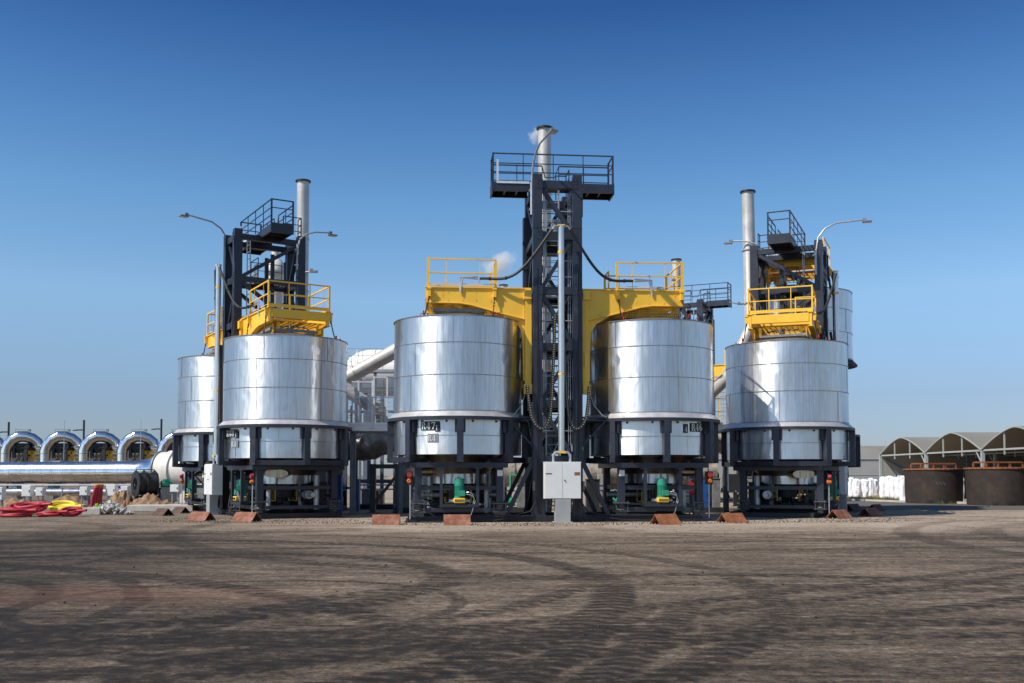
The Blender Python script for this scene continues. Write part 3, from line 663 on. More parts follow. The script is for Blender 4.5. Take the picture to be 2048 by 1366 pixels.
def tower(label, x, y, rot, ld1=.1, ld2=.1, zs=1.0, lamps=True):
    p = thing('lift_tower', label, 'tower', (x, y, 0), rot, 'dark steel lifting towers', (1, 1, zs))
    for sx in (-1, 1):
        for sy in (-1, 1):
            cx, cy = sx * .68, sy * 1.29
            pm = MB().b2(cx - .155, cx + .155, cy - .155, cy + .155, .2, 11.72)
            pm.b2(cx - .26, cx + .26, cy - .24, cy + .24, .2, .23)
            for a in (-.2, .2): pm.tube([(cx + a, cy - .2, .2), (cx + a, cy - .2, .30)], .018, 6)
            for g in (-1, 1): pm.prism([(cx + g * .155, .23), (cx + g * .25, .23), (cx + g * .155, .55)], cy - .16, cy - .14)
            for z in (2.3, 4.2, 6.1, 8.0, 9.9):
                pm.b2(cx - .165, cx + .165, cy - .165, cy + .165, z, z + .012)
            pm.build('tower_post', M['dark'], p)
    for z in LV + [11.42]:
        for d_ in ((-.525, .525, -1.38, -1.14, z - .13, z + .13), (-.525, .525, 1.14, 1.38, z - .13, z + .13),
                   (-.80, -.60, -1.135, 1.135, z - .11, z + .11), (.60, .80, -1.135, 1.135, z - .11, z + .11)):
            MB().b2(*d_).build('cross_beam', M['dark'], p)
    L2 = [.25] + LV + [11.42]
    for i in range(6):
        z0, z1 = L2[i] + .13, L2[i + 1] - .13; s_ = 1 if i % 2 == 0 else -1
        br_ = [((-.70, 1.10 * s_, z0), (-.70, -1.10 * s_, z1), (1, 0, 0)), ((.70, 1.10 * s_, z0), (.70, -1.10 * s_, z1), (1, 0, 0))]
        if i: br_ += [((-.50 * s_, -1.24, z0), (.50 * s_, -1.24, z1), (0, 1, 0)), ((.50 * s_, 1.24, z0), (-.50 * s_, 1.24, z1), (0, 1, 0))]
        for a_, b_, u_ in br_: MB().bar(a_, b_, .13, .17, u_).build('diagonal_brace', M['dark'], p)
    # internal landings, ladder, guide rails, cable tray
    for i, z in enumerate(LV[1:]):
        ld = MB().b2(-.5, .5, (-.35 if i % 2 else .15), (.15 if i % 2 else 1.0), z + .0, z + .05)
        for k in range(10): ld.b2(-.5, .5, -.34 + .13 * k, -.33 + .13 * k, z - .05, z - .005)
        railing(ld, [(-.5, -.4), (.5, -.4)], z, 1.0, (.35, .68), .014)
        railing(ld, [(-.52, -.4), (-.52, .9)], z, 1.0, (.35, .68), .014)
        ld.build('landing', M['darker'], p)
    la = MB()
    for x_ in (-.30, .14): la.bar((x_, -.62, .3), (x_, -.62, 11.5), .05, .03)
    for k in range(37): la.bar((-.30, -.62, .5 + k * .3), (.14, -.62, .5 + k * .3), .022)
    la.build('ladder', M['galv'], p)
    gr = MB()
    for x_ in (-.42, .36): gr.b2(x_ - .045, x_ + .045, .15, .3, .3, 10.9)
    for x_ in (-.86, .86):
        gr.b2(x_ - .06, x_ + .06, 1.1, 1.4, 3.2, 10.9)
        for k in range(8): gr.b2(x_ - .09, x_ + .09, 1.05, 1.12, 3.6 + k * .9, 3.7 + k * .9)
    gr.build('guide_rail', M['dark'], p)
    tr = MB()
    for x_ in (.40, .47): tr.bar((x_, -1.12, .3), (x_, -1.12, 11.2), .02)
    for k in range(54): tr.bar((.40, -1.12, .4 + .2 * k), (.47, -1.12, .4 + .2 * k), .012)
    for x_ in (-.45, -.40): tr.bar((x_, -1.12, 3), (x_, -1.12, 11.2), .03)
    for z in (3.05, 4.9, 6.8, 8.3, 8.85, 10.0, 10.55): tr.bar((-.52, -1.16, z), (.52, -1.16, z), .025)
    for k in range(7): tr.tube([(-.3 + .1 * k, -.95, 2.6 + .9 * (k % 4)), (-.1 + .05 * k, -.9, 2.3 + .9 * (k % 4)), (.2, -.92, 2.9 + .9 * (k % 4))], .018, 5)
    tr.build('cable_tray', M['galv'], p)
    pt = MB().b2(-.10, .36, -.40, -.36, 9.85, 10.45)
    for a in range(8):
        for c in range(7): pt.b2(-.08 + a * .056, -.045 + a * .056, -.412, -.40, 9.88 + c * .08, 9.92 + c * .08)
    pt.build('tread_plate', M['tread'], p)
    MB().b2(-.3, .1, .3, .6, 4.3, 5.2).build('winch_box', M['hatch'], p); MB().b2(-.2, .3, .2, .5, 2.3, 3.1).build('drive_box', M['hatch'], p)
    # stair flights zigzagging inside
    st = MB()
    for i in range(4):
        z0 = L2[i]; z1 = L2[i + 1]; y0, y1 = (-.2, .9) if i % 2 else (.9, -.2)
        st.bar((.05, y0, z0), (.05, y1, z1), .03, .12); st.bar((.5, y0, z0), (.5, y1, z1), .03, .12)
        for k in range(1, 8): yy = y0 + (y1 - y0) * k / 8; st.b2(.06, .49, yy - .08, yy + .08, z0 + (z1 - z0) * k / 8 - .01, z0 + (z1 - z0) * k / 8 + .01)
    st.build('stair_flight', M['darker'], p)
    # top maintenance platform lying across
    pl = MB(); y0, y1 = -.40, .50; z = 11.66
    x0, x1 = -2.12, 2.10
    for (a, b_) in ((x0, -.84), (.84, x1)):
        pl.b2(a, b_, y0, y0 + .06, z - .22, z + .10); pl.b2(a, b_, y1 - .06, y1, z - .22, z + .10)
        pl.b2(a, b_, y0 + .062, y1 - .062, z, z + .03)
        for k in range(1, 3): xx = a + (b_ - a) * k / 3; pl.b2(xx - .03, xx + .03, y0 + .062, y1 - .062, z - .16, z - .002)
    pl.b2(-.835, .835, y0, y1, z + .0, z + .05); pl.b2(-.8, -.6, y0, y1, z - .12, z - .01); pl.b2(.6, .8, y0, y1, z - .12, z - .01)
    pl.b2(x0 - .05, x0, y0, y1, z - .26, z + .14); pl.b2(x1, x1 + .05, y0, y1, z - .26, z + .14)
    for k in range(20):
        xx = x0 + .1 + k * .21
        if abs(xx) > .86: pl.b2(xx, xx + .012, y0 + .06, y1 - .06, z - .03, z - .001)
    plo = pl.build('top_platform', M['dark'], p)
    rl = MB(); railing(rl, [(x0, y0 + .02), (x1, y0 + .02)], z + .1, 1.0, (.35, .66), .020, pr=.028)
    railing(rl, [(x0, y1 - .02), (-.3, y1 - .02)], z + .1, .86, (.35, .66), .020, pr=.028); railing(rl, [(.3, y1 - .02), (x1, y1 - .02)], z + .1, .86, (.35, .66), .020, pr=.028)
    railing(rl, [(x0, y0 + .02), (x0, y1 - .02)], z + .1, 1.0, (.66,), .022); railing(rl, [(x1, y0 + .02), (x1, y1 - .02)], z + .1, 1.0, (.66,), .022)
    for xx in (x0, x1):
        for yy in (y0 + .02, y1 - .02): rl.bar((xx, yy, z - .2), (xx, yy, z + 1.12), .06)
    rl.bar((-.3, y1 - .02, z + .96), (-.2, y1 - .02, z + .55), .03); rl.bar((-.2, y1 - .02, z + .55), (.15, y1 - .02, z + .55), .03); rl.bar((.15, y1 - .02, z + .55), (.3, y1 - .02, z + .96), .03)
    railing(rl, [(-2.1, y1), (-2.1, y1)], z, .1)
    railing(rl, [(.3, 1.3), (.68, 1.3), (.68, .55)], 11.62, .9, (.35, .66), .018)
    rl.build('platform_rail', M['dark'], plo)
    MB().b2(x0 + .12, x0 + .19, y0 - .03, y0 + .0, z + .1, z + .88).b2(x0 + .12, -.86, y0 - .03, y0 - .002, z + .04, z + .12).build('cable_duct', M['galv_light'], plo)
    if lamps:
        lamp(p, (-.86, -1.20, 11.25 - ld1), (.25, -1), out=1.85, H=1.55)
        lamp(p, (.86, 1.10, 11.05 - ld2), (-.1, 1), out=1.4, H=1.05)
    # foot: base beams and raking struts
    bs = MB()
    for yy in (-1.42, 1.42):
        bs.b2(-5.0, -.96, yy - .09, yy + .09, .012, .20); bs.b2(.96, 4.9, yy - .09, yy + .09, .012, .20)
        bs.b2(-5.0, -.96, yy - .13, yy + .13, .185, .205); bs.b2(.96, 4.9, yy - .13, yy + .13, .185, .205)
        bs.b2(-.96, .96, yy - .11, yy + .11, .01, .199)
    for xx in (-4.9, -2.2, 2.2, 4.8): bs.b2(xx - .09, xx + .09, -1.32, 1.32, .014, .18)
    bs.b2(-5.1, 5.0, -1.72, 1.72, .0, .012)
    for k in range(24): bs.tube([(-4.8 + k * .42, -1.55, .0), (-4.8 + k * .42, -1.55, .07)], .02, 6)
    bs.build('base_frame', M['darker'], p)
    for sx in (-1, 1):
        for yy in (-1.29, 1.29):
            MB().bar((sx * .80, yy, 2.1), (sx * 1.72, yy, .22), .14, .15, (0, 1, 0)).b2(sx * .84 - .03, sx * .84 + .03, yy - .09, yy + .09, 1.85, 2.4).b2(sx * 1.72 - .18, sx * 1.72 + .18, yy - .1, yy + .1, .206, .23).build('raking_strut', M['dark'], p)
        k = MB().bar((sx * 1.62, -1.29, 3.36), (sx * .86, -1.29, 2.55), .05, .13, (0, 1, 0)).bar((sx * .84, -1.29, 3.40), (sx * 1.70, -1.29, 3.40), .05, .11, (0, 1, 0)).b2(sx * .84 - .0, sx * .9, -1.33, -1.25, 2.5, 3.4)
        k.b2(sx * .84, sx * 1.72, -1.40, -1.18, 3.46, 3.52)
        k.build('kiln_bracket', M['dark'], p)
        MB().b2(sx * .84 - .02, sx * .84 + .05, -1.52, -1.455, 1.05, 1.35).build('switch_box', M['hatch'], p)
        sb = MB()
        for zz in (1.1, 1.2, 1.3): sb.lathe([(0, 0), (.02, 0), (.02, .02), (0, .02)], (sx * .84 + .015, -1.54, zz), 10, 'Y')
        sb.build('push_button', M['red'], p)
    MB().bar((.84, -1.44, 10.3), (.84, -1.48, 11.4), .04).build('conduit', M['darker'], p)
    random.seed(31)
    cb_ = MB()
    for sx in (-1, 1):
        for k in range(3):
            x_ = sx * (.60 + .05 * k); pts = [(x_ + .01 * math.sin(i * 1.7 + k), -1.462, .3 + i * .55) for i in range(int(6 + 5 * k))]
            cb_.tube(pts, .011, 5)
        cb_.tube([(sx * .7, -1.47, .8), (sx * .95, -1.60, .35), (sx * 1.5, -1.66, .22), (sx * 2.6, -1.62, .24), (sx * 3.4, -1.66, .21)], .02, 6)
        cb_.tube([(sx * 1.0, -1.62, .22), (sx * 2.2, -1.70, .06), (sx * 3.3, -1.78, .03), (sx * 4.6, -1.74, .03)], .018, 6)
    cb_.build('cable', M['rubber'], p)
    for z in LV + [11.42]:
        for sx in (-1, 1):
            bo = MB().b2(sx * .60 - .10, sx * .60 + .10, -1.452, -1.447, z - .17, z + .17)
            for a in (-.06, .06):
                for b_ in (-.12, 0, .12): bo.lathe([(0, 0), (.016, 0), (.016, .02), (0, .02)], (sx * .60 + a, -1.47, z + b_), 6, 'Y')
            bo.build('bolted_plate', M['dark'], p)
    return p
TC, TL, TR = (1.42, 34.95), (-10.1, 40.45), (11.55, 41.4)
tower('tall central lifting tower between the two middle kilns', *TC, ROT['C'])
tower('left lifting tower behind the R48 kiln, with long lamp arm to the left', *TL, ROT['L'], .47, .05, .963)
tower('right lifting tower in front of the raised kiln shell', *TR, ROT['Rr'], .3, -.3, .945)
tower('distant lifting tower showing above the right edge of the R46 kiln', 10.8, 59, R(-24))

# ------------------------------------------------------------------ cranes
def crane(label, c, rot, dz=0.0, hand=-1, col=True):
    """lifting arm pair on the tower face; hand = local y side of the cable bracket"""
    p = thing('lifting_crane', label, 'crane', (c[0], c[1], 4.48 + dz), rot, 'yellow kiln lifting cranes')
    O = 4.48
    for sy in (-1, 1):
        prof = [(1.10, 6.84), (1.9, 7.03), (2.9, 7.30), (3.3, 7.36), (4.42, 7.37), (4.42, 7.86), (1.10, 7.86)]
        a = MB().prism([(x, z - O) for x, z in prof], sy * 1.10 - .05, sy * 1.10 + .05)
        a.b2(.88, 4.46, sy * 1.10 - .10, sy * 1.10 + .10, 7.862 - O, 7.90 - O)
        for (x0, z0), (x1, z1) in zip(prof[:4], prof[1:5]): a.bar((x0, sy * 1.1, z0 - O - .012), (x1, sy * 1.1, z1 - O - .012), .2, .025)
        for x in (1.75, 2.25, 2.75, 3.2, 3.7, 4.1):
            for z in (7.45, 7.72): a.b2(x - .008, x + .008, sy * 1.15 - .012, sy * 1.15 + .012, z - O - .035, z - O + .035)
        for x in (2.12, 4.32): a.b2(x - .05, x + .05, sy * 1.15, sy * 1.28, 7.55 - O, 7.85 - O).b2(x - .07, x + .07, sy * 1.152, sy * 1.30, 7.80 - O, 7.858 - O)
        a.build('arm', M['yellow'], p)
        if col:
          k = MB().prism([(1.09, 6.83 - O), (1.9, 7.02 - O), (1.36, 6.70 - O), (1.20, 6.45 - O), (1.16, 6.0 - O), (1.14, 4.75 - O), (1.09, 4.75 - O)], sy * 1.06 - .04, sy * 1.06 + .04)
          k.build('knee_plate', M['yellow'], p)
        cl = MB().b2(.87, 1.085, sy * 1.18 - .06, sy * 1.18 + .06, (4.5 if col else 7.0) - O, 7.855 - O)
        if col: cl.b2(.93, 1.07, sy * 1.26 - .02, sy * 1.26 + .0, 5.2 - O, 5.7 - O)
        if col: cl.b2(.86, 1.14, sy * 1.26 - .10, sy * 1.26 + .10, 4.28 - O, 4.60 - O)
        cl.b2(.88, 1.12, sy * 1.18 - .13, sy * 1.18 + .13, 7.50 - O, 7.80 - O)
        cl.build('carriage_column', M['yellow'], p)
        for xx in (2.12, 4.32):
            yy = sy * 1.24; tgt = Vector((3.36 + (-1.15 if xx < 3 else 1.15), sy * 1.38, 6.84 - O - (.05 if dz else 0))); st = Vector((xx, yy, 7.58 - O)); cm = MB(); n = 16
            for i in range(n):
                f0, f1 = i / n, (i + 1) / n
                sag = lambda f: Vector((0, 0, -.10 * math.sin(math.pi * f)))
                q0, q1 = st.lerp(tgt, f0) + sag(f0), st.lerp(tgt, f1) + sag(f1)
                e = (q1 - q0) * .18
                if i % 2: cm.bar(q0 - e, q1 + e, .045, .014)
                else: cm.bar(q0 - e, q1 + e, .014, .045)
            cm.build('chain', M['black'], p)
            MB().box(st + Vector((0, 0, -.06)), (.05, .05, .14)).box(tgt + Vector((0, 0, .14)), (.05, .05, .12)).build('chain_hook', M['red'], p)
    for d_ in ((4.26, 4.44, -1.04, 1.04, 7.52 - O, 7.84 - O), (2.10, 2.22, -1.04, 1.04, 7.5 - O, 7.83 - O), (.9, 1.07, -1.05, 1.05, 7.45 - O, 7.82 - O), (.9, 1.07, -1.05, 1.05, 4.6 - O, 4.85 - O), (.92, 1.05, -1.05, 1.05, 6.1 - O, 6.3 - O)):
        MB().b2(*d_).build('cross_member', M['yellow'], p)
    g = MB()
    for k in range(26): x = 2.26 + k * .077; g.b2(x, x + .02, -1.04, 1.04, 7.42 - O, 7.45 - O)
    for k in range(11): y = -1.0 + k * .2; g.b2(2.24, 4.25, y - .012, y + .012, 7.385 - O, 7.419 - O)
    for sy in (-1, 1):
        # perforated side guard hanging between the arms
        for k in range(34): x = 2.05 + k * .068; g.bar((x, sy * .95, 7.30 - O), (x, sy * .95, 6.98 - O), .022)
        for z in (6.98, 7.06, 7.14, 7.22, 7.30): g.bar((2.03, sy * .95, z - O), (4.32, sy * .95, z - O), .02)
    g.build('grating', M['mesh_yellow'], p)
    for sx in (0, 1):
        for sy in (-1, 1): MB().prism([(3.0 + sx * 1.1, 7.37 - O), (3.2 + sx * 1.1, 7.37 - O), (2.9 + sx * 1.2, 7.02 - O), (2.8 + sx * 1.2, 7.02 - O)], sy * .75 - .05, sy * .75 + .05).build('hatch_grab', M['yellow'], p)
    MB().lathe([(0, 7.12 - O), (.09, 7.12 - O), (.09, 7.44 - O), (0, 7.44 - O)], (3.42, 0, 0), 14).tube([(3.3, -.6, 7.33 - O), (3.42, 0, 7.38 - O), (3.6, .6, 7.33 - O)], .03, 6).build('hook_drive', M['hatch'], p)
    r = MB()
    for sy in (-1, 1):
        y = sy * 1.16; z = 7.90 - O
        r.bar((2.08, y, z), (2.08, y, z + .93), .075, .045); r.bar((4.36, y, z - .05), (4.36, y, z + .98), .09, .05)
        r.bar((2.08, y, z + .93), (4.36, y, z + .95), .045); r.bar((2.08, y, z + .47), (4.36, y, z + .48), .035)
        for x in (2.62, 3.75): r.bar((x, y, z), (x, y, z + .94), .018)
        r.bar((2.08, y, z + .10), (4.36, y, z + .10), .012, .02)
    z = 7.90 - O
    r.bar((4.36, -1.16, z + .95), (4.36, 1.16, z + .95), .045); r.bar((4.36, -1.16, z + .48), (4.36, 1.16, z + .48), .035); r.bar((4.36, -1.16, z + .07), (4.36, 1.16, z + .07), .02, .12)
    for y in (-.4, .4): r.bar((4.36, y, z), (4.36, y, z + .95), .03)
    r.bar((2.08, .4, z), (2.08, .4, z + .95), .045); r.bar((2.08, 1.16, z + .93), (2.08, .4, z + .93), .04)
    r.build('crane_rail', M['yellow'], p)
    # bent aluminium cable tubes + drag chain
    hy = hand * 1.20
    t = MB()
    for o in (0, .08): t.tube([(3.28, hy, 7.7 - O + o * .3), (3.28 - o, hy, 8.22 - O), (2.68, hy, 8.17 - O + o)], .03, 8)
    t.build('cable_conduit', M['tube_alu'], p)
    dc = MB(); pts = []; hs = hand
    top = 8.2 + dz
    path = [(1.05, hs * 1.52, 4.55 - O), (1.00, hs * 1.60, 4.0 - O), (.93, hs * 1.68, 3.5 - O), (.78, hs * 1.74, 3.2 - O), (.60, hs * 1.76, 3.08 - O), (.44, hs * 1.76, 3.16 - O), (.31, hs * 1.76, 3.5 - O), (.25, hs * 1.76, 4.1 - O), (.21, hs * 1.76, 5.0 - O), (.17, hs * 1.76, 6.0 - O), (.14, hs * 1.76, 7.0 - O)]
    full = [Vector(q) for q in path]; acc = []
    for a_, b_ in zip(full, full[1:]):
        n = max(1, int((b_ - a_).length / .075))
        for i in range(n): acc.append(a_.lerp(b_, i / n))
    for a_, b_ in zip(acc, acc[1:]):
        d = (b_ - a_); dc.bar(a_ + d * .06, b_ - d * .06, .10, .10, (0, 1, 0))
    dc = dc.build('drag_chain', M['rubber'], p)
    pn = MB()
    for i, a_ in enumerate(acc[:-1]):
        m_ = (a_ + acc[i + 1]) / 2; pn.b2(m_.x - .013, m_.x + .013, m_.y - .056, m_.y + .056, m_.z - .013, m_.z + .013)
    pn.build('chain_pin', M['pin'], dc)
    MB().tube([(1.10, hs * 1.36, 4.3 - O), (1.22, hs * 1.42, 3.9 - O), (1.5, hs * 1.5, 3.55 - O), (1.65, hs * 1.45, 3.5 - O)], .012, 5).build('cable', M['galv'], p)
    return p
a = crane('yellow crane arm left of the central tower, over the R47 kiln', TC, ROT['C'] + math.pi, 0, 1)
b = crane('yellow crane arm right of the central tower, over the R46 kiln', TC, ROT['C'], 0, -1)
crane('yellow railed crane of the left tower, reaching over the R48 kiln', TL, ROT['L'], -.22, -1)
crane('yellow crane of the left tower, over the half hidden far left kiln', TL, ROT['L'] + math.pi, -.25, 1)
crane('yellow railed crane of the right tower, in front of its dark posts', TR, ROT['Rr'] + R(4) + math.pi, -.26, 1)
crane('raised yellow crane inside the right tower, holding the lifted shell', TR, ROT['Rr'], 3.0, -1)
crane('far yellow crane glimpsed in the gap between R46 and the right kiln', (10.8, 59), R(-24), 0, -1, False)

# ------------------------------------------------------------------ cable masts + cabinets in front of each tower
def mast(label, c, rot, dzl=0.0, dzr=0.0):
    o = Vector((.06, -1.86, 0)); 
    p = thing('cable_mast', label, 'mast', (c[0] + o.x * math.cos(rot) - o.y * math.sin(rot), c[1] + o.x * math.sin(rot) + o.y * math.cos(rot), 1.97), rot, 'aluminium cable masts')
    m_ = MB().tube([(0, 0, .3), (0, 0, 7.9)], .105, 20); m_.build('pole', M['tube_alu'], p)
    MB().lathe([(.107, 2.9), (.11, 2.9), (.11, 2.96), (.107, 2.96)]).lathe([(.107, 6.98), (.112, 6.98), (.112, 7.06), (.107, 7.06)]).b2(-.12, .12, -.13, -.11, .3, .38).b2(-.12, .12, -.1, .1, 7.9, 7.94).build('marking_band', M['yellow'], p)
    t = MB()
    for s_ in (-1, 1):
        t.tube([(s_ * .28, -.02, -.02), (s_ * .28, -.02, .25), (s_ * .20, -.02, .34), (0, -.02, .34)], .045, 8)
        t.tube([(0, -.05, 7.88), (s_ * .22, -.05, 7.88), (s_ * .30, -.05, 7.78)], .035, 8)
    t.build('conduit_bend', M['tube_alu'], p)
    for s_, dz in ((-1, dzl), (1, dzr)):
        a_ = Vector((s_ * .30, -.05, 7.78)); b_ = Vector((s_ * 2.62 - .06, .66, 6.22 + dz))
        n = 22; pts = []
        for i in range(n + 1):
            f = i / n; q = a_.lerp(b_, f)
            if dz < 1: q.z = a_.z + (b_.z - a_.z) * (1 - (1 - f) ** 2.1); q.z -= .25 * math.sin(math.pi * f) ** 2
            else: q.z -= 1.2 * math.sin(math.pi * f)
            pts.append(q)
        h = MB().tube(pts, .048, 10)
        for i in (6, 14, 19): h.lathe([(.05, -.03), (.065, -.03), (.065, .03), (.05, .03)], pts[i], 8, 'X')
        h.build('hose', M['rubber'], p)
    return p
mast('tall slim mast in front of the central tower, on the white switch cabinet', TC, ROT['C'])
mast('slim grey mast beside the far left kiln', TL, ROT['L'], -.25, -.22)
mast('slim mast at the right tower, partly behind the right kiln', TR, ROT['Rr'], -.26, 3.0)

def cabinet(label, c, rot, w_=1.2, h_=1.19, d_=.42):
    o = Vector((.06, -2.02, 0))
    p = thing('switch_cabinet', label, 'cabinet', (c[0] + o.x * math.cos(rot) - o.y * math.sin(rot), c[1] + o.x * math.sin(rot) + o.y * math.cos(rot), 0), rot, 'switch cabinets on pedestals')
    MB().b2(-.25, .25, -.14, .18, 0, .78).b2(-.32, .32, -.18, .22, 0, .03).build('pedestal', M['cab_grey'], p)
    MB().b2(-w_ / 2, w_ / 2, -.12, d_ - .16, .78, .78 + h_).b2(-w_ / 2 - .01, w_ / 2 + .01, -.125, d_ - .155, .78 + h_, .80 + h_).build('housing', M['cab'], p)
    for s_ in (-1, 1):
        d = MB().box((s_ * w_ / 4, -.137, .78 + h_ / 2), (w_ / 2 - .012, .03, h_ - .02)).build('door', M['cab'], p, bevel=.008)
        MB().box((s_ * (w_ / 2 - .13), -.156, 1.60), (.20 if s_ < 0 else .18, .006, .035 if s_ < 0 else .10)).build('warning_sticker', M['rust_or'], d)
    MB().lathe([(0, 0), (.022, 0), (.022, .03), (0, .03)], (.06, -.18, 1.38), 12, 'Y').build('lock', M['black'], p)
cabinet('large white two door cabinet at the foot of the central tower', TC, ROT['C'])
cabinet('white cabinet seen edge on beside the far left kiln', TL, ROT['L'])
cabinet('cabinet mostly hidden at the foot of the right tower', TR, ROT['Rr'])

# ------------------------------------------------------------------ chimneys
def chimney(label, px, Y, top, d=.54, zb=.0, bend=None):
    b0 = wp(px, 900, Y); zt = zp(top, Y)
    p = thing('chimney', label, 'chimney', (b0.x, Y, 0), 0, 'pale steel chimneys')
    if bend: MB().tube([(0, 0, zt)] + bend, d / 2, 32).build('flue', M['chim'], p, 30)
    else: MB().tube([(0, 0, zt), (0, 0, 0)], d / 2, 32).build('flue', M['chim'], p)
    MB().lathe([(d / 2 - .02, zt - .05), (d / 2 + .07, zt - .05), (d / 2 + .07, zt + .01), (d / 2 - .02, zt + .01), (d / 2 - .02, zt - .5)], seg=32).build('top_flange', M['black'], p)
    fl = MB(); z = zt - 2.6
    while z > (zb + 1): fl.lathe([(d / 2, z - .02), (d / 2 + .03, z - .02), (d / 2 + .03, z + .02), (d / 2, z + .02)], seg=32); z -= 2.3
    fl.build('joint_flange', M['chim'], p)
    return p
chimney('tall chimney with dark rim behind the central tower, faintly steaming', 1090, 38.2, 256, .50)
chimney('tall chimney standing right of the left tower', 601.5, 43.6, 362, .53)
RC = wp(1501, 900, 43.2)
def rel(px, py, Y): q = wp(px, py, Y); return (q.x - RC.x, q.y - RC.y, q.z)
chimney('tall chimney left of the right tower, bending down to the left', 1501, 43.2, 383, .53, 7.3, [rel(1502, 655, 43.2), rel(1455, 755, 42.6), rel(1395, 810, 41.6), rel(1340, 830, 41)])
chimney('short distant chimney behind the R46 kiln', 1355.5, 61, 519, .52)
chimney('tiny distant chimney top above the left yellow arm', 1007, 68, 570, .48)

def duct(label, pts, d, mat='chim', name='flue_duct', seg=28, flanges=()):
    p = thing(name, label, 'duct', (pts[0][0], pts[0][1], 0))
    o = Vector((pts[0][0], pts[0][1], 0)); q = [Vector(x) - o for x in pts]
    MB().tube(q, d / 2, seg).build('duct_tube', M[mat], p, 30)
    for (i, f) in flanges:
        a_, b_ = q[i], q[i + 1]; c = a_.lerp(b_, f); dr = (b_ - a_).normalized()
        MB().tube([c - dr * .03, c + dr * .03], d / 2 + .05, seg).build('duct_flange', M[mat], p)
    return p
duct('sloping pale duct rising from the left group to the R47 kiln', [wp(664, 772, 48.5), wp(800, 697, 48), wp(860, 668, 47), wp(1080, 664, 40.5)], .70, flanges=((0, .35),))
duct('lower blue grey duct sloping down behind the grey platform railing', [wp(670, 762, 47.5), wp(718, 797, 47.5), wp(760, 822, 47.5), wp(764, 860, 47.5)], .62, 'chim')

# cyclone behind left tower
c0 = wp(547, 900, 47)
p = thing('cyclone_separator', 'cream cyclone vessel seen through the left tower', 'vessel', (c0.x, 47, 0))
MB().lathe([(0, zp(500, 47)), (.18, zp(500, 47)), (.18, zp(516, 47)), (.32, zp(522, 47)), (.5, zp(535, 47)), (.5, zp(546, 47)), (.36, zp(551, 47)), (.36, zp(600, 47)), (.30, zp(625, 47)), (.30, 3), (.30, 0)], seg=36).build('vessel_body', M['cream'], p)
MB().lathe([(.5, zp(543, 47)), (.53, zp(543, 47)), (.53, zp(546, 47)), (.5, zp(546, 47))], seg=36).build('vessel_rim', M['galv'], p)

# ------------------------------------------------------------------ white vessel + service platforms
c0 = wp(760, 800, 55)
p = thing('storage_drum', 'large white horizontal drum behind the sloping duct', 'drum', (c0.x, 55, 0))
zc = zp(742, 55)
MB().lathe([(0, -2.0), (.35, -1.93), (.75, -1.65), (1.05, -1.15), (1.17, -.6), (1.17, 4.5)], (0, 0, zc), 40, 'X').build('drum_shell', M['white'], p)
s_ = MB()
for x in (-.7, 1.8): s_.b2(x - .12, x + .12, -.6, .6, 0, zc - 1.0)
s_.b2(-1.4, 3, -1.1, 1.1, zc - 1.3, zc - 1.12)
s_.build('drum_support', M['galv_blue'], p)
rb = MB()
for x in (-1.2, -.2, .9, 2): rb.lathe([(1.18, x - .02), (1.20, x - .02), (1.20, x + .02), (1.18, x + .02)], (0, 0, zc), 40, 'X')
rb.build('drum_band', M['galv_light'], p)
c0 = wp(745, 800, 51)
p = thing('catwalk', 'grey catwalk with railing round the white drum', 'catwalk', (c0.x, 51, 0))
z0 = zp(741, 51); z1 = zp(700, 51)
m_ = MB(); railing(m_, [(-1.45, -.5), (1.6, -.5)], z0, z1 - z0, (.36, .68), .016); railing(m_, [(-1.45, -.5), (-1.45, 2.2)], z0, z1 - z0, (.36, .68), .016)
m_.build('catwalk_rail', M['galv'], p)
MB().b2(-1.5, 1.6, -.55, .2, z0 - .14, z0).b2(-1.5, -.7, .2, 2.2, z0 - .14, z0 - .002).build('catwalk_deck', M['galv'], p)
m_ = MB()
for x in (-1.4, -.55, .2, 1.2): m_.b2(x - .06, x + .06, -.5, -.38, 0, z0 - .14)
for z in (3.9, 4.7): m_.b2(-1.33, 1.2, -.45, -.40, z, z + .1)
m_.bar((-.5, -.45, 3.9), (.2, -.45, 4.7), .07)
m_.build('catwalk_leg', M['galv_blue'], p)

def platform(label, x0, x1, y0, y1, z0, z1, posts, railz, fence=None):
    p = thing('service_platform', label, 'platform', (x0, y0, 0), 0, 'grey service platforms')
    W = x1 - x0; D = y1 - y0
    MB().b2(0, W, 0, .05, z0, z1).b2(0, W, D - .05, D, z0, z1).b2(0, .05, .051, D - .051, z0, z1).b2(W - .05, W, .051, D - .051, z0, z1).b2(0, W, -.03, 0, z1 - .07, z1 + .02).b2(0, W, -.03, 0, z0, z0 + .05).build('edge_beam', M['galv_light'], p)
    MB().b2(.052, W - .052, .052, D - .052, z1 - .08, z1 - .03).build('deck', M['galv'], p)
    m_ = MB(); railing(m_, [(.03, -.04), (W - .03, -.04)], z0 + .05, railz - z0, (.58,), .022, pr=.06); m_.build('guard_rail', M['galv'], p)
    m_ = MB(); railing(m_, [(.03, 0), (.03, D)], z1, railz - z1, (.5,), .02); m_.build('guard_rail', M['galv'], p)
    for (x, y) in posts:
        c = MB().b2(x - .105, x - .085, y - .10, y + .10, .02, z0).b2(x + .085, x + .105, y - .10, y + .10, .02, z0).b2(x - .085, x + .085, y - .012, y + .012, .02, z0).b2(x - .16, x + .16, y - .14, y + .14, 0, .02)
        c.build('column', M['galv_blue'], p)
    return p
x0, x1 = gx(692, 38.6), gx(800, 38.6)
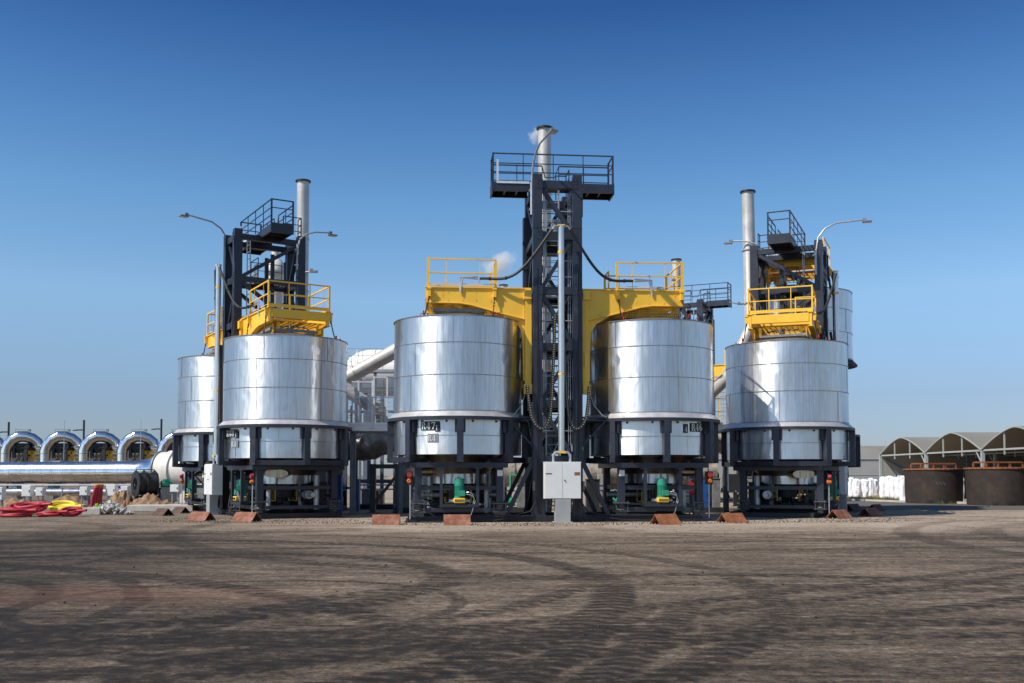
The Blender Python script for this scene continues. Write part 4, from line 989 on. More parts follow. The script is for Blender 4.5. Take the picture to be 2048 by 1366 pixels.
platform('grey service platform with railing between R48 and R47', x0, x1 + .9, 38.6, 41.0, zp(862, 38.6), zp(846, 38.6), [(gx(704.5, 38.6) - x0, .15), (1.9, 1.9)], zp(797, 38.6))
x0 = gx(1405, 42); x1 = gx(1467, 42)
platform('short grey platform in the gap right of the R46 kiln', x0, x1, 42, 44.5, zp(862, 42), zp(846, 42), [(gx(1453, 42) - x0, .15), (.4, 2.2)], zp(800, 42))

def fence(label, x0, x1, Y, z0, z1):
    p = thing('mesh_panel', label, 'mesh panel', (x0, Y, z0), 0)
    W = x1 - x0; H = z1 - z0; m_ = MB()
    n = int(W / .055)
    for k in range(n + 1): m_.bar((W * k / n, 0, 0), (W * k / n, 0, H), .006)
    n = int(H / .16)
    for k in range(n + 1): m_.bar((0, 0, H * k / n), (W, 0, H * k / n), .010)
    m_.build('wire_mesh', M['galv'], p)
    m_ = MB()
    for x in (0, W * .5, W): m_.b2(x - .035, x + .035, -.03, .03, 0, H + .08)
    m_.b2(0, W, -.025, .025, H, H + .05); m_.build('panel_frame', M['galv_light'], p)
zf = zp(846, 41.3)
fence('wire mesh panel on the platform beside R47', gx(747, 41.3), gx(800, 41.3), 41.3, zf, zp(756, 41.3))
fence('wire mesh panel on the platform beside R48', gx(688, 41.4), gx(744, 41.4), 41.4, zf, zp(765, 41.4))
fence('wire mesh panel on the short platform right of R46', gx(1420, 44.6), gx(1462, 44.6), 44.6, zp(846, 44.6), zp(755, 44.6))
def cage_ladder(label, px, Y, t, b_):
    q = wp(px, b_, Y); H = zp(t, Y) - q.z
    p = thing('caged_ladder', label, 'ladder', (q.x, Y, q.z), 0, 'yellow caged ladders'); m_ = MB()
    for x in (-.2, .2): m_.bar((x, 0, 0), (x, 0, H), .05)
    n = int(H / .28)
    for k in range(n): m_.bar((-.2, 0, .14 + k * .28), (.2, 0, .14 + k * .28), .03)
    m_.build('ladder_rung', M['mesh_yellow'], p); m_ = MB()
    for k in range(int(H / .5)):
        m_.tube([(.3 * math.cos(t_), -.32 + .32 * math.sin(t_) * -1 - 0, .3 + k * .5) for t_ in [math.pi * i / 8 for i in range(9)]], .014, 5)
    for t_ in (.4, 1.2, 1.95, 2.75): m_.bar((.3 * math.cos(t_), -.32 - .32 * math.sin(t_), .3), (.3 * math.cos(t_), -.32 - .32 * math.sin(t_), H - .2), .02)
    m_.build('safety_hoop', M['mesh_yellow'], p)
cage_ladder('yellow caged ladder beside the R47 kiln, behind the mesh panel', 758, 44, 760, 846)
cage_ladder('yellow caged ladder low behind the edge of the R48 kiln', 693, 45, 812, 850)
cage_ladder('yellow caged ladder in the gap right of R46', 1446, 47, 765, 850)

# grey steelwork and vessels behind the platform
def steelwork(label, px0, px1, Y, ptop, n=3, rows=2, mat='galv_blue', diag=True, wd=.18):
    x0, x1 = gx(px0, Y), gx(px1, Y); zt = zp(ptop, Y)
    p = thing('steel_trestle', label, 'trestle', (x0, Y, 0), 0, 'dark steel trestles'); W = x1 - x0
    for k in range(n): 
        x = W * k / (n - 1); MB().b2(x - wd / 2, x + wd / 2, -wd / 2, wd / 2, .02, zt).b2(x - wd, x + wd, -wd, wd, 0, .02).build('trestle_column', M[mat], p)
    for k in range(rows): z = zt - .1 - k * zt * .38; MB().b2(-.1, W + .1, -wd / 2 + .01, wd / 2 - .01, z - .09, z + .09).build('trestle_beam', M[mat], p)
    if diag:
        for k in range(n - 1): MB().bar((W * k / (n - 1), 0, .3), (W * (k + 1) / (n - 1), 0, zt - .4), .12, .12).build('trestle_brace', M[mat], p)
steelwork('dark blue grey trestle under the platform beside R47', 746, 796, 41.5, 928, 2, 1, 'dark', True, .24)
steelwork('dark trestle far behind the R47 kiln legs', 840, 1010, 46, 905, 4, 2, 'darker')
steelwork('dark trestle far behind the R46 kiln legs', 1235, 1430, 46, 900, 4, 2, 'darker')
steelwork('dark trestle behind the right kiln legs', 1470, 1640, 50, 905, 4, 2, 'darker')
steelwork('dark trestle behind the R48 kiln legs', 500, 690, 46, 905, 4, 2, 'darker')
steelwork('grey steel frame rising behind the platform left of R47', 712, 790, 47, 775, 4, 4, 'galv_blue', False, .16)

# big lagged header duct under the platforms
def lagged(label, pts, r, seed):
    o = Vector((pts[0][0], pts[0][1], 0)); p = thing('lagged_duct', label, 'duct', o)
    q = [Vector(x) - o for x in pts]; full = []
    for a_, b_ in zip(q, q[1:]):
        n = max(2, int((b_ - a_).length / .15))
        for i in range(n): full.append(a_.lerp(b_, i / n))
    full.append(q[-1]); m_ = MB().tube(full, r, 26)
    m_.v = [tuple(Vector(v) * 1 + Vector((noise.noise(Vector(v) * 2.3 + Vector((seed, 0, 0))), noise.noise(Vector(v) * 2.3 + Vector((0, seed, 9))), noise.noise(Vector(v) * 2.3 + Vector((5, 0, seed))))) * .16) for v in m_.v]
    m_.build('lagging', M['lagging'], p, 60)
lagged('crumpled lagged duct sagging under the platform left of R47', [wp(640, 895, 44), wp(735, 893, 43), wp(765, 885, 43), wp(820, 870, 43)], .58, 1)
lagged('crumpled lagged duct behind the column right of R46', [wp(1400, 880, 46), wp(1450, 885, 46), wp(1500, 885, 47)], .6, 3)

def cabinet_small(label, px0, px1, pt, pb, Y, mat='cab', group='small grey cabinets on posts', legs=True, d=.35, cat='cabinet'):
    a_, b_ = wp(px0, pb, Y), wp(px1, pt, Y); W = b_.x - a_.x; z0, z1 = a_.z, b_.z
    p = thing('wall_cabinet' if mat != 'blue' else 'blue_cabinet', label, cat, (a_.x + W / 2, Y, 0), 0, group)
    MB().b2(-W / 2, W / 2, 0, d, z0, z1).build('housing', M[mat], p)
    dr = MB().b2(-W / 2 + .02, W / 2 - .02, -.02, -.001, z0 + .02, z1 - .02).build('door', M[mat], p, bevel=.006)
    MB().b2(W / 2 - .09, W / 2 - .06, -.035, -.02, (z0 + z1) / 2 - .05, (z0 + z1) / 2 + .05).build('handle', M['black'], dr)
    if legs:
        m_ = MB()
        for x in (-W * .35, W * .35): m_.b2(x - .03, x + .03, d * .3, d * .3 + .06, 0, z0)
        m_.build('stand', M['hatch'], p)
    return p
cabinet_small('tall blue cabinet behind the column left of R47', 709, 718, 958, 1022, 41, 'blue', 'blue cabinets')
cabinet_small('blue cabinet in the shade behind the R48 kiln', 660, 683, 950, 1024, 42.5, 'blue', 'blue cabinets')
cabinet_small('blue cabinet between R46 and the right column', 1403, 1419, 962, 1018, 41.5, 'blue', 'blue cabinets')
cabinet_small('small light blue box above the red one behind R46', 1378, 1389, 944, 956, 39.5, 'blue', 'blue cabinets')
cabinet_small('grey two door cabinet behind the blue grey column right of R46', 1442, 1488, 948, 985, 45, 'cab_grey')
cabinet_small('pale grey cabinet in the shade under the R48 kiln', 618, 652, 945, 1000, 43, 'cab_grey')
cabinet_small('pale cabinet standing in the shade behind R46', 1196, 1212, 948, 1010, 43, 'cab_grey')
cabinet_small('red box in the shade behind the R46 kiln', 1378, 1390, 960, 990, 39.6, 'red', 'red boxes', True, .3, 'box')

# ------------------------------------------------------------------ rusty angle barriers
def chevron(label, px, py, wpx, hpx, ry=0, mat='rust'):
    Y = 3100 / (py - 950); q = wp(px, py, Y); L = wpx / 2000 * Y; H = hpx / 2000 * Y * 1.05; hw = H * .98
    p = thing('rusty_angle_barrier', label, 'steel barrier', (q.x, q.y + hw, 0), ry, 'rusty angle steel barriers round the kilns')
    t = .022
    m_ = MB(); prof = [(-hw, 0), (-hw + t * 1.4, 0), (0, H - t * 1.4), (hw - t * 1.4, 0), (hw, 0), (0, H)]
    vs = [(-L / 2, y, z) for y, z in prof] + [(L / 2, y, z) for y, z in prof]
    m_.add(vs, [(0, 1, 2, 5), (2, 3, 4, 5), (6, 11, 8, 7), (8, 11, 10, 9)] + [(i, (i + 1) % 6, 6 + (i + 1) % 6, 6 + i) for i in range(6)])
    m_.build('angle_plate', M[mat], p, 0)
    b_ = MB()
    for x in (-L / 2 + .02, L / 2 - .02):
        for y in (-hw * .6, 0, hw * .6): b_.box((x, y, .02), (.03, .03, .04))
    b_.build('anchor_bolt', M['galv'], p)
chevron('rusty barrier farthest left, beside the olive cable coil', 321, 1031, 38, 14, R(-38), 'rust_dk')
chevron('small rusty barrier just right of the olive cable coil', 357, 1026, 34, 12, R(-38), 'rust_dk')
chevron('rusty barrier in front of the far left kiln, left of the edge-on cabinet', 397, 1041, 46, 17, R(-24), 'rust')
chevron('rusty barrier under the green motor of R48', 488, 1043, 50, 18, R(-22), 'rust')
chevron('rusty barrier alone before the grey platform column', 770, 1049, 55, 19, R(3), 'rust')
chevron('rusty barrier with two pale spots before the R47 kiln', 913, 1050, 54, 20, R(3), 'rust')
chevron('orange rusty barrier before the R46 kiln', 1334, 1049, 50, 20, R(24), 'rust_or')
chevron('orange rusty barrier before the blue grey column', 1468, 1045, 50, 18, R(24), 'rust_or')
chevron('rusty barrier right of the right kiln foot, nearer of the pair', 1684, 1037, 46, 17, R(38), 'rust')
chevron('rusty barrier farthest right of the sunlit ones', 1747, 1032, 44, 16, R(38), 'rust')
chevron('shaded dark barrier behind the right kiln foot', 1711, 1023, 36, 15, R(40), 'rust_dk')
chevron('shaded dark barrier at the far right end of the row', 1757, 1022, 32, 13, R(40), 'rust_dk')

# ------------------------------------------------------------------ ground, road, verge
def sheet(name, pts, z, m, kind='structure'):
    o = MB().add([(x, y, z) for x, y in pts], [tuple(range(len(pts)))]).build(name, M[m], None, 0); o['kind'] = kind; return o
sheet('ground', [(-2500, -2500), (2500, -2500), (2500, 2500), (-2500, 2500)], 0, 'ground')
sheet('road', [(16.5, 44.5), (70, 44.5), (70, 49.4), (34, 49.5), (27, 52.2), (22.6, 55.8), (20.5, 62), (20, 66), (14, 66), (14, 52)], .004, 'road')
sheet('verge', [(20.7, 62), (22.8, 56.1), (27.2, 52.4), (34, 49.7), (70, 49.6), (70, 100), (18, 100), (18, 68), (20.2, 67)], .008, 'verge')
k = MB()
kp = [(20.5, 66.5), (20.6, 62), (22.7, 55.9), (27.1, 52.3), (34, 49.6), (60, 49.5)]
for a_, b_ in zip(kp, kp[1:]): k.bar((*a_, .05), (*b_, .05), .16, .12)
k = k.build('kerb', M['concrete'], None, 0); k['kind'] = 'structure'
random.seed(5)
g = MB()
def blade(x, y, h, s_=.3):
    a_ = random.random() * 6.28; l = random.uniform(-1, 1) * s_ * h; l2 = random.uniform(-1, 1) * s_ * h; w_ = .012
    g.add([(x - w_ * math.cos(a_), y - w_ * math.sin(a_), 0), (x + w_ * math.cos(a_), y + w_ * math.sin(a_), 0), (x + l * .5 + w_ * .7, y + l2 * .5, h * .6), (x + l, y + l2, h)], [(0, 1, 2, 3)])
for i in range(150):
    f = random.random(); cx = 20.9 + f * 2.4 + random.uniform(-.1, .9); cy = 62.5 - f * 6 + random.uniform(-.4, .8); hh = random.uniform(.10, .34)
    for j in range(26): blade(cx + random.gauss(0, .16), cy + random.gauss(0, .16), hh * random.uniform(.5, 1.1), .6)
for (cx, cy, hh, n) in ((25.6, 51.9, .55, 40), (22.6, 52.9, .22, 30), (23.2, 53.0, .2, 20)):
    for j in range(n): blade(cx + random.gauss(0, .1), cy + random.gauss(0, .06), hh * random.uniform(.5, 1.2), .5)
tag(g.build('grass', M['grass'], None, 0), 'dry grass and weeds along the kerb by the white bags', 'grass', kind='stuff')
# yard debris: small dark chips near the barriers
g = MB(); random.seed(11)
for i in range(3400):
    u = random.random(); x = random.uniform(-12, 14); y = 30.5 + abs(random.gauss(0, 1.0)) * 2 + abs(x) * .22
    if random.random() < .10: y = 9 + 25 * random.random() ** .8; x = random.uniform(-.52, .52) * y
    r = random.uniform(.006, .028); c = Vector((x, y, r * .4))
    vs = [c + Vector((random.uniform(.6, 1.2) * r * math.cos(t_), random.uniform(.6, 1.2) * r * math.sin(t_), -r * .4)) for t_ in (0, 1.6, 3.1, 4.7)] + [c + Vector((0, 0, r * .6))]
    g.add(vs, [(0, 1, 4), (1, 2, 4), (2, 3, 4), (3, 0, 4)])
M['chip'] = paint('brown_stone_chips', (0.045, 0.036, 0.028), 1.0, 0.5, gs=3, spec=0.0)
tag(g.build('gravel', M['chip'], None, 0), 'loose dark chips scattered over the yard', 'gravel', kind='stuff')

# ------------------------------------------------------------------ hangars
HX, EZ, PZ, BAY = 26.9, 3.03, 4.17, 7.75
ys = [73, 65.0, 57.2, 49.5, 41.8]
for bi in range(4):
    y1_, y0_ = ys[bi], ys[bi + 1]; W = y1_ - y0_; D = 34
    lab = ['beige arched shed bay nearest the white bags', 'arched shed bay behind the first rusty vat', 'arched shed bay behind the second rusty vat', 'arched shed bay at the right edge of the photo'][bi]
    p = thing('arched_shed', lab, 'shed', (HX, y0_, 0), 0, 'open arched sheds')
    n = 20; prof = []
    for i in range(n + 1):
        f = i / n; u = abs(2 * f - 1); z = PZ - (PZ - EZ) * (u ** 1.5)
        prof.append((f * W, z))
    m_ = MB(); vs = []; fs = []
    for (y, z) in prof:
        for x in (0, D): vs += [(x, y, z)]
    for (y, z) in prof:
        for x in (0, D): vs += [(x, y, z - .03)]
    k2 = 2 * (n + 1)
    for i in range(n): fs += [(2 * i, 2 * i + 1, 2 * i + 3, 2 * i + 2), (k2 + 2 * i + 2, k2 + 2 * i + 3, k2 + 2 * i + 1, k2 + 2 * i), (2 * i, 2 * i + 2, k2 + 2 * i + 2, k2 + 2 * i)]
    m_.add(vs, fs); m_.build('roof', M['membrane'], p, 30)
    for gi, xx in enumerate((0.02, 4.5, 9, 13.5, 18, 22.5, 27)):
        m_ = MB()
        for (a_, b_) in zip(prof, prof[1:]): m_.bar((xx - (.09 if gi == 0 else 0), a_[0], a_[1] - .03), (xx - (.09 if gi == 0 else 0), b_[0], b_[1] - .03), .06, .06)
        m_.bar((xx, 0, EZ - .06), (xx, W, EZ - .06), .08, .10)
        for f in (.333, .667):
            z = PZ - (PZ - EZ) * (abs(2 * f - 1) ** 1.5); m_.bar((xx, W * f, EZ - .35), (xx, W * f, z), .07, .07)
        m_.build('roof_truss', M['frame_pale'] if gi == 0 else M['frame_grey'], p)
        MB().b2(xx - .09, xx + .09, -.09, .09, 0, EZ).bar((xx, .05, EZ - .9), (xx, .8, EZ - .1), .05).build('shed_post', M['frame_grey'], p)
        if gi: MB().b2(xx - .06, xx + .06, W / 2 - .06, W / 2 + .06, 0, EZ).build('shed_post', M['frame_blue'], p)
    if bi == 0:
        MB().b2(0.1, D, W - .06, W, 0, EZ).build('side_wall', M['wall_grey'], p)
        MB().b2(-.09, .09, W - .09, W + .09, 0, EZ).build('shed_post', M['frame_grey'], p)
        m_ = MB().bar((.15, W - .1, 1.5), (D, W - .1, 1.5), .05, .05).bar((.3, W - .12, EZ - .3), (3.6, W - .12, .9), .06).build('wall_rail', M['frame_blue'], p)
    MB().b2(D - .05, D, 0, W - .07, 0, EZ).build('back_wall', M['wall_grey'], p)
MBL = MB()
# closed shed beyond
p = thing('arched_shed', 'closed grey shed beyond the bags, left of the open arches', 'shed', (17, 84, 0))
m_ = MB().b2(0, 50, 0, .1, 0, 2.95); m_.build('front_wall', M['wall_grey'], p)
vs = []; n = 16
for i in range(n + 1):
    f = i / n; z = 4.12 - 1.15 * abs(2 * f - 1) ** 1.75
    vs += [(-.2, f * 8, z), (50, f * 8, z)]
MB().add(vs, [(2 * i, 2 * i + 1, 2 * i + 3, 2 * i + 2) for i in range(n)]).build('roof', M['membrane'], p, 40)
MB().b2(-.2, 50, -.08, .0, 2.88, 3.02).b2(0, 50, -.03, -.002, 1.55, 1.60).build('eaves_gutter', M['frame_grey'], p)
m_ = MB().b2(0, .1, .1, 8, 0, 2.95); m_.build('end_wall', M['wall_grey'], p)

# ------------------------------------------------------------------ white bulk bags
def bag(label, px0, px1, pt, pb, seed):
    Y = 3100 / (pb - 950); W = (px1 - px0) / 2000 * Y; H = (pb - pt) / 2000 * Y * (1 + .05 * math.sin(seed * 5))
    m_ = MB(); rows, seg = 26, 28; vs = []
    for i in range(rows + 1):
        f = i / rows; z = H * f
        rr = 1.0 - .10 * math.cos(f * math.pi * 2) * .5
        rr *= (1 - .9 * max(0, (f - .93) / .07) ** 1.5) * (.93 + .07 * min(1, f / .06))
        for j in range(seg):
            t_ = 2 * math.pi * j / seg; c, s_ = math.cos(t_), math.sin(t_)
            k_ = 1 / max(abs(c), abs(s_)); sq = .45 * 1 + .55 * min(k_, 1.28)
            r = W / 2 * rr * sq * .96
            wr = .03 * math.sin(z * 52 + 2.5 * noise.noise(Vector((c * 1.4 + seed, s_ * 1.4, z * 1.5)))) * W
            nn = noise.noise(Vector((c * 1.8 + seed * 3, s_ * 1.8, z * 2.4))) * .13 * W
            vs.append(((r + wr + nn) * c, (r + wr + nn) * s_, z + (.12 * noise.noise(Vector((c * 2, s_ * 2, seed * 3))) if f > .88 else 0)))
    fs = []
    for i in range(rows):
        for j in range(seg): j2 = (j + 1) % seg; fs.append((i * seg + j, i * seg + j2, (i + 1) * seg + j2, (i + 1) * seg + j))
    fs.append(tuple(rows * seg + j for j in range(seg)))
    m_.add(vs, fs)
    q = wp((px0 + px1) / 2, pb, Y)
    p = thing('bulk_bag', label, 'bag', (q.x, Y + W / 2, 0), R(seed * 7 % 20 - 10), 'white bulk bags stacked along the shed')
    m_.build('sack', M['bag'], p, 60)
    for sx in (-1, 1):
        for sy in (-1, 1):
            lp = MB(); lp.tube([(sx * W * .38, sy * W * .38, H * .9), (sx * W * .36, sy * W * .30, H * 1.03), (sx * W * .28, sy * W * .36, H * 1.02), (sx * W * .3, sy * W * .4, H * .92)], .012, 5)
            lp.build('lifting_loop', M['bag'], p)
bags = [(1699, 1710, 957, 993, 'white bag at the far left end of the row, half behind the kiln'), (1709, 1724, 957, 994, 'white bag just left of the upright slim bag'),
        (1724, 1740, 958, 994, 'slim upright white bag with gaps on both sides'), (1739, 1749, 958, 992, 'white bag left of the corner post of the shed'), (1746, 1757, 958, 991, 'white bag touching the corner post of the shed'),
        (1763, 1779, 954, 996, 'white bag just right of the corner post, leaning left'), (1775, 1790, 954, 998, 'white bag second right of the corner post'),
        (1784, 1800, 953, 1000, 'white bag third right of the corner post'), (1794, 1812, 953, 1002, 'tall creased white bag before the last one at the first vat'), (1803, 1820, 953, 1004, 'white bag touching the first rusty vat'),
        (1917, 1932, 954, 1003, 'lone white bag between the two rusty vats')]
for i, (a_, b_, c, d, l) in enumerate(bags): bag(l, a_, b_, c, d, i * 1.7 + .3)

# ------------------------------------------------------------------ rusty vats
def vat(label, px0, px1, pt, pb, mark=False):
    Y = 3100 / (pb - 950); W = (px1 - px0) / 2000 * Y; r = W / 2; H = (pb - pt) / 2000 * Y * 1.0
    yc = Y + r; W2 = (px1 - px0) / 2000 * yc; r = W2 / 2; H = zp(pt, Y) * 1.0
    q = wp((px0 + px1) / 2, 950, yc)
    p = thing('rusty_vat', label, 'vat', (q.x, yc, 0), R(8), 'rusty round vats')
    MB().lathe([(0, .02), (r * .97, .02), (r * .97, .10), (r, H), (0, H)], seg=64).build('vat_wall', M['vat'], p, 30)
    MB().lathe([(0, H + .002), (r + .05, H + .002), (r + .05, H + .07), (r * .7, H + .10), (0, H + .12)], seg=64).build('lid', M['rust_or'], p, 20)
    b_ = MB()
    for k_ in range(40):
        a_ = 2 * math.pi * k_ / 40; b_.box(((r + .05) * math.sin(a_), -(r + .05) * math.cos(a_), H + .085), (.04, .04, .03))
    b_.build('lid_bolt', M['rust'], p)
    f = MB(); hw = r * .66
    for y in (-.5, .5):
        for x in (-hw, -hw * .3, hw * .3, hw): f.bar((x * 1.04, y, H + .08), (x, y, H + .36), .07)
        f.bar((-hw, y, H + .36), (hw, y, H + .36), .09, .07)
    for x in (-hw, hw): f.bar((x, -.5, H + .36), (x, .5, H + .36), .07)
    f.build('lifting_frame', M['rust_or'], p)
    s_ = MB()
    for a_ in (-40, -12, 30):
        q2 = R(a_); s_.box((r * .975 * math.sin(q2), -r * .975 * math.cos(q2), .12), (.24, .06, .16), q2)
    s_.build('fork_pocket', M['black'], p)
    if mark:
        c = MB(); random.seed(3)
        for i in range(9):
            a0 = R(-26 + i * 2.2); z = 1.08 + .06 * math.sin(i * 2.3)
            P_ = lambda a, z: ((r * .99 + .015) * math.sin(a), -(r * .99 + .015) * math.cos(a), z)
            c.bar(P_(a0, z - .05), P_(a0 + R(1.2), z + .07), .012)
        c.build('chalk_mark', M['platefade'], p, 0)
vat('charred round vat with orange lid and chalk scribbles, nearer the white bags', 1812, 1922, 940, 1007, True)
vat('charred round vat with orange lid at the right edge', 1936, 2056, 938, 1011)

# ------------------------------------------------------------------ left side: header pipe, elbows, clutter
Yp = 54
a_ = wp(-500, 946, Yp); b_ = wp(0, 945.5, Yp); c = wp(282, 944, Yp - 1.2)
p = thing('header_pipe', 'long polished horizontal pipe running across the left background', 'pipe', (b_.x, Yp, 0))
o = Vector((b_.x, Yp, 0)); rp = .58
MB().tube([a_ - o, b_ - o, c - o], rp, 56).build('pipe_tube', M['pipe'], p, 60)
d = (c - b_).normalized(); q = wp(115, 945, Yp - .3) - o
mm = MB().tube([q - d * .28, q - d * .26, q + d * .26, q + d * .28], [rp + .01, rp + .05, rp + .05, rp + .01], 40)
mm.build('bellows', M['lagging'], p)
mm = MB()
for s_ in (-.30, .30): mm.tube([q + d * (s_ - .03), q + d * (s_ + .03)], rp + .08, 40)
mm.build('bellows_flange', M['hatch'], p)
mm = MB()
for i in range(28):
    f = -9 + i * .62; q2 = (b_ - o) + d * f; mm.tube([q2 - d * .006, q2 + d * .006], rp + .004, 40, cap=False)
mm.build('cladding_seam', M['seam'], p)
mm = MB()
for px in (-60, 30, 103, 165, 235): q2 = wp(px, 966, Yp - .3) - o; MB().b2(q2.x - .15, q2.x + .15, -.4, .4, 0, q2.z - .02).build('saddle', M['hatch'], p)
# branch flare to the cream expander
p = thing('duct_expander', 'cream flared drum at the right end of the polished header pipe', 'duct', tuple(wp(283, 945, 52.8)[:2]) + (0,), R(-14))
z0 = zp(942, 52.8)
MB().lathe([(.58, 0), (.62, .5), (.80, .9), (.95, 1.15), (.98, 1.2)], (0, 0, z0), 44, 'X').build('flare', M['pipe'], p, 50)
MB().lathe([(.98, 1.2), (1.07, 1.2), (1.07, 1.26), (1.0, 1.27)], (0, 0, z0), 44, 'X').build('flange_ring', M['hatch'], p)
MB().lathe([(1.0, 1.27), (1.0, 1.8), (1.08, 1.82), (1.08, 2.15), (.98, 2.2), (.98, 3.2), (.5, 3.5), (0, 3.5)], (0, 0, z0), 44, 'X').build('drum_casing', M['cream'], p, 30)
MB().b2(1.4, 1.8, -.5, .5, 0, z0 - .9).build('saddle', M['cream'], p); MB().b2(2.6, 2.9, -.5, .5, 0, z0 - .9).build('saddle', M['cream'], p)
# secondary low pipe and thin handrail pipe
duct('slim polished pipe running low beneath the header pipe', [wp(-400, 985, 50), wp(0, 984, 50), wp(275, 984, 50), wp(340, 975, 52)], .36, 'pipe', 'low_pipe')
p = thing('pipe_rack', 'thin pale rail on posts in front of the header pipe', 'rack', (gx(0, 49), 49, 0))
mm = MB().bar((-8, 0, zp(969.5, 49)), (gx(272, 49) - gx(0, 49), 0, zp(969.5, 49)), .07); mm.build('rack_rail', M['galv_light'], p)
mm = MB()
for px in (-60, 3, 58, 125, 176, 220, 262): x = gx(px, 49) - gx(0, 49); mm.b2(x - .03, x + .03, -.03, .03, 0, zp(969.5, 49))
mm.build('rack_post', M['hatch'], p)

# U-shaped elbows
def elbow():
    p = thing('duct_elbow', 'polished', 'pipe elbow', (0, 0, 0), 0, 'polished pipe elbows over the header pipe')
    Y = 60; s_ = Y / 2000; zt = zp(873, Y); r = .325
    MB().tube([(0, 0, 2.0), (0, 0, zt - .85), (.12, 0, zt - .52), (.40, 0, zt - .18), (.78, 0, zt), (1.12, .12, zt), (1.42, .3, zt - .12), (1.68, .42, zt - .36), (1.76, .45, zt - .62)], r, 32).build('elbow_pipe', M['pipe'], p, 28)
    MB().lathe([(r + .004, zt - 1.05), (r + .02, zt - 1.05), (r + .02, zt - 1.02), (r + .004, zt - 1.02)], seg=32).lathe([(0, zt - 1.02), (r + .06, zt - 1.02), (r + .06, zt - .93), (0, zt - .93)], (1.76, .45, .36), 32).build('flange', M['hatch'], p)
    f = MB()
    for x in (.62, 1.5): f.bar((x, .35, 2.0), (x, .35, zt - .95), .09)
    f.bar((.5, .35, zt - 1.2), (2.0, .35, zt - 1.25), .09); f.bar((.55, .3, 2.2), (1.35, .3, zt - .9), .10); f.bar((1.9, .3, 2.1), (1.2, .3, zt - .85), .09); f.bar((.5, .5, zt - 1.5), (2.1, .5, zt - 1.5), .07)
    f.bar((.6, .3, zt - .75), (2.1, .5, zt - 1.0), .08); f.bar((.9, .3, 2.1), (1.7, .3, zt - .8), .08); f.build('yellow_frame', M['mesh_yellow'], p)
    f = MB().bar((.35, -.1, 2.1), (1.2, -.1, zt - .9), .09).bar((1.25, -.1, 1.9), (1.25, -.1, zt - .75), .16).bar((.95, -.1, 1.9), (1.15, -.1, zt - .9), .08).bar((.45, .0, zt - .55), (.5, .0, zt - 1.3), .16)
    f.tube([(.7, .9, 2.1), (1.0, .6, 2.8), (1.3, .8, 3.2)], .2, 12).b2(.5, 1.0, .1, .5, zt - 1.0, zt - .75).b2(.38, 1.38, .0, .5, zt - .78, zt - .40)
    for k_ in range(5): f.lathe([(.05, -.03), (.11, -.03), (.11, .03), (.05, .03)], (.5 + k_ * .2, -.06, zt - .62), 10, 'Y')
    f.build('valve_gear', M['darker'], p)
    f = MB().bar((.55, 0, zt + .42), (1.35, 0, zt + .40), .03).bar((.55, 0, zt + .42), (.55, 0, zt + .25), .03).b2(1.32, 1.45, -.06, .06, zt + .3, zt + .44)
    f.build('handrail', M['hatch'], p)
    f = MB().lathe([(0, 0), (.34, 0), (.34, .35), (.2, 1.4)], (1.9, 2.0, 2.2), 20); 
    return p
e0 = elbow(); els = [e0] + [copy_tree(e0) for _ in range(5)]
ll = ['polished elbow cut by the left edge of the photo', 'first whole polished elbow from the left, above the red hoses', 'polished elbow above the pipe bellows',
      'third whole polished elbow, in the middle of the row', 'polished elbow with the thin rod before its right half', 'polished elbow half behind the far left kiln']
for i, (o_, px) in enumerate(zip(els, (-68, 11, 90, 167, 244, 324))):
    o_.location = (gx(px, 60) , 60, 0); o_['label'] = ll[i]
# pale vessels seen between the elbows
for i, px in enumerate((62, 216, 298)):
    pass
def lamp_mast(label, px, Y, top, arm, dark=True):
    q = wp(px, 900, Y); H = zp(top, Y)
    p = thing('lamp_mast', label, 'lamp post', (q.x, Y, 0), 0, 'distant slim masts'); arm *= .4
    MB().tube([(0, 0, 0), (0, 0, H)], .09, 8).build('mast_pole', M['darker' if dark else 'galv'], p)
    MB().b2(-arm, 0, -.06, .06, H - .9, H - .8).b2(-arm - .25, -arm, -.12, .12, H - .92, H - .84).build('lamp_arm', M['darker'], p)
lamp_mast('dark lamp mast at far left above the first elbow', 16.5, 85, 844, 1.6)
lamp_mast('dark lamp mast above the third elbow', 167, 85, 840, 1.6)
lamp_mast('dark lamp mast just left of the far left kiln', 322, 85, 838, 1.4)
for px, t_, Y, l in ((128, 841, 57, 'thin lightning rod between the second and third elbows'), (281, 839, 57, 'thin pale rod standing before the fifth elbow')):
    q = wp(px, 900, Y); tag(MB().tube([(0, 0, 1.5), (0, 0, zp(t_, Y))], [.03, .012], 6).build('lightning_rod', M['galv'], None, 35, (q.x, Y, 0)), l, 'rod')
cabinet_small('largest grey cabinet below the header pipe, above the yellow hose', 43, 62, 971, 993, 47.5)
cabinet_small('small grey cabinet second from the left below the header pipe', 71, 86, 975, 992, 47.5)
cabinet_small('small grey cabinet left of the orange tipped pipes', 159, 175, 973, 991, 47.5)
cabinet_small('grey cabinet just right of the orange tipped pipes', 212, 231, 969, 992, 47.5)
cabinet_small('small grey cabinet behind the right sand pile', 241, 256, 972, 992, 47.5)
cabinet_small('pale grey box on a stand below the cream flared drum', 340, 358, 969, 984, 45)
cabinet_small('grey cabinet cut by the left edge below the header pipe', -12, 5, 974, 1000, 47)

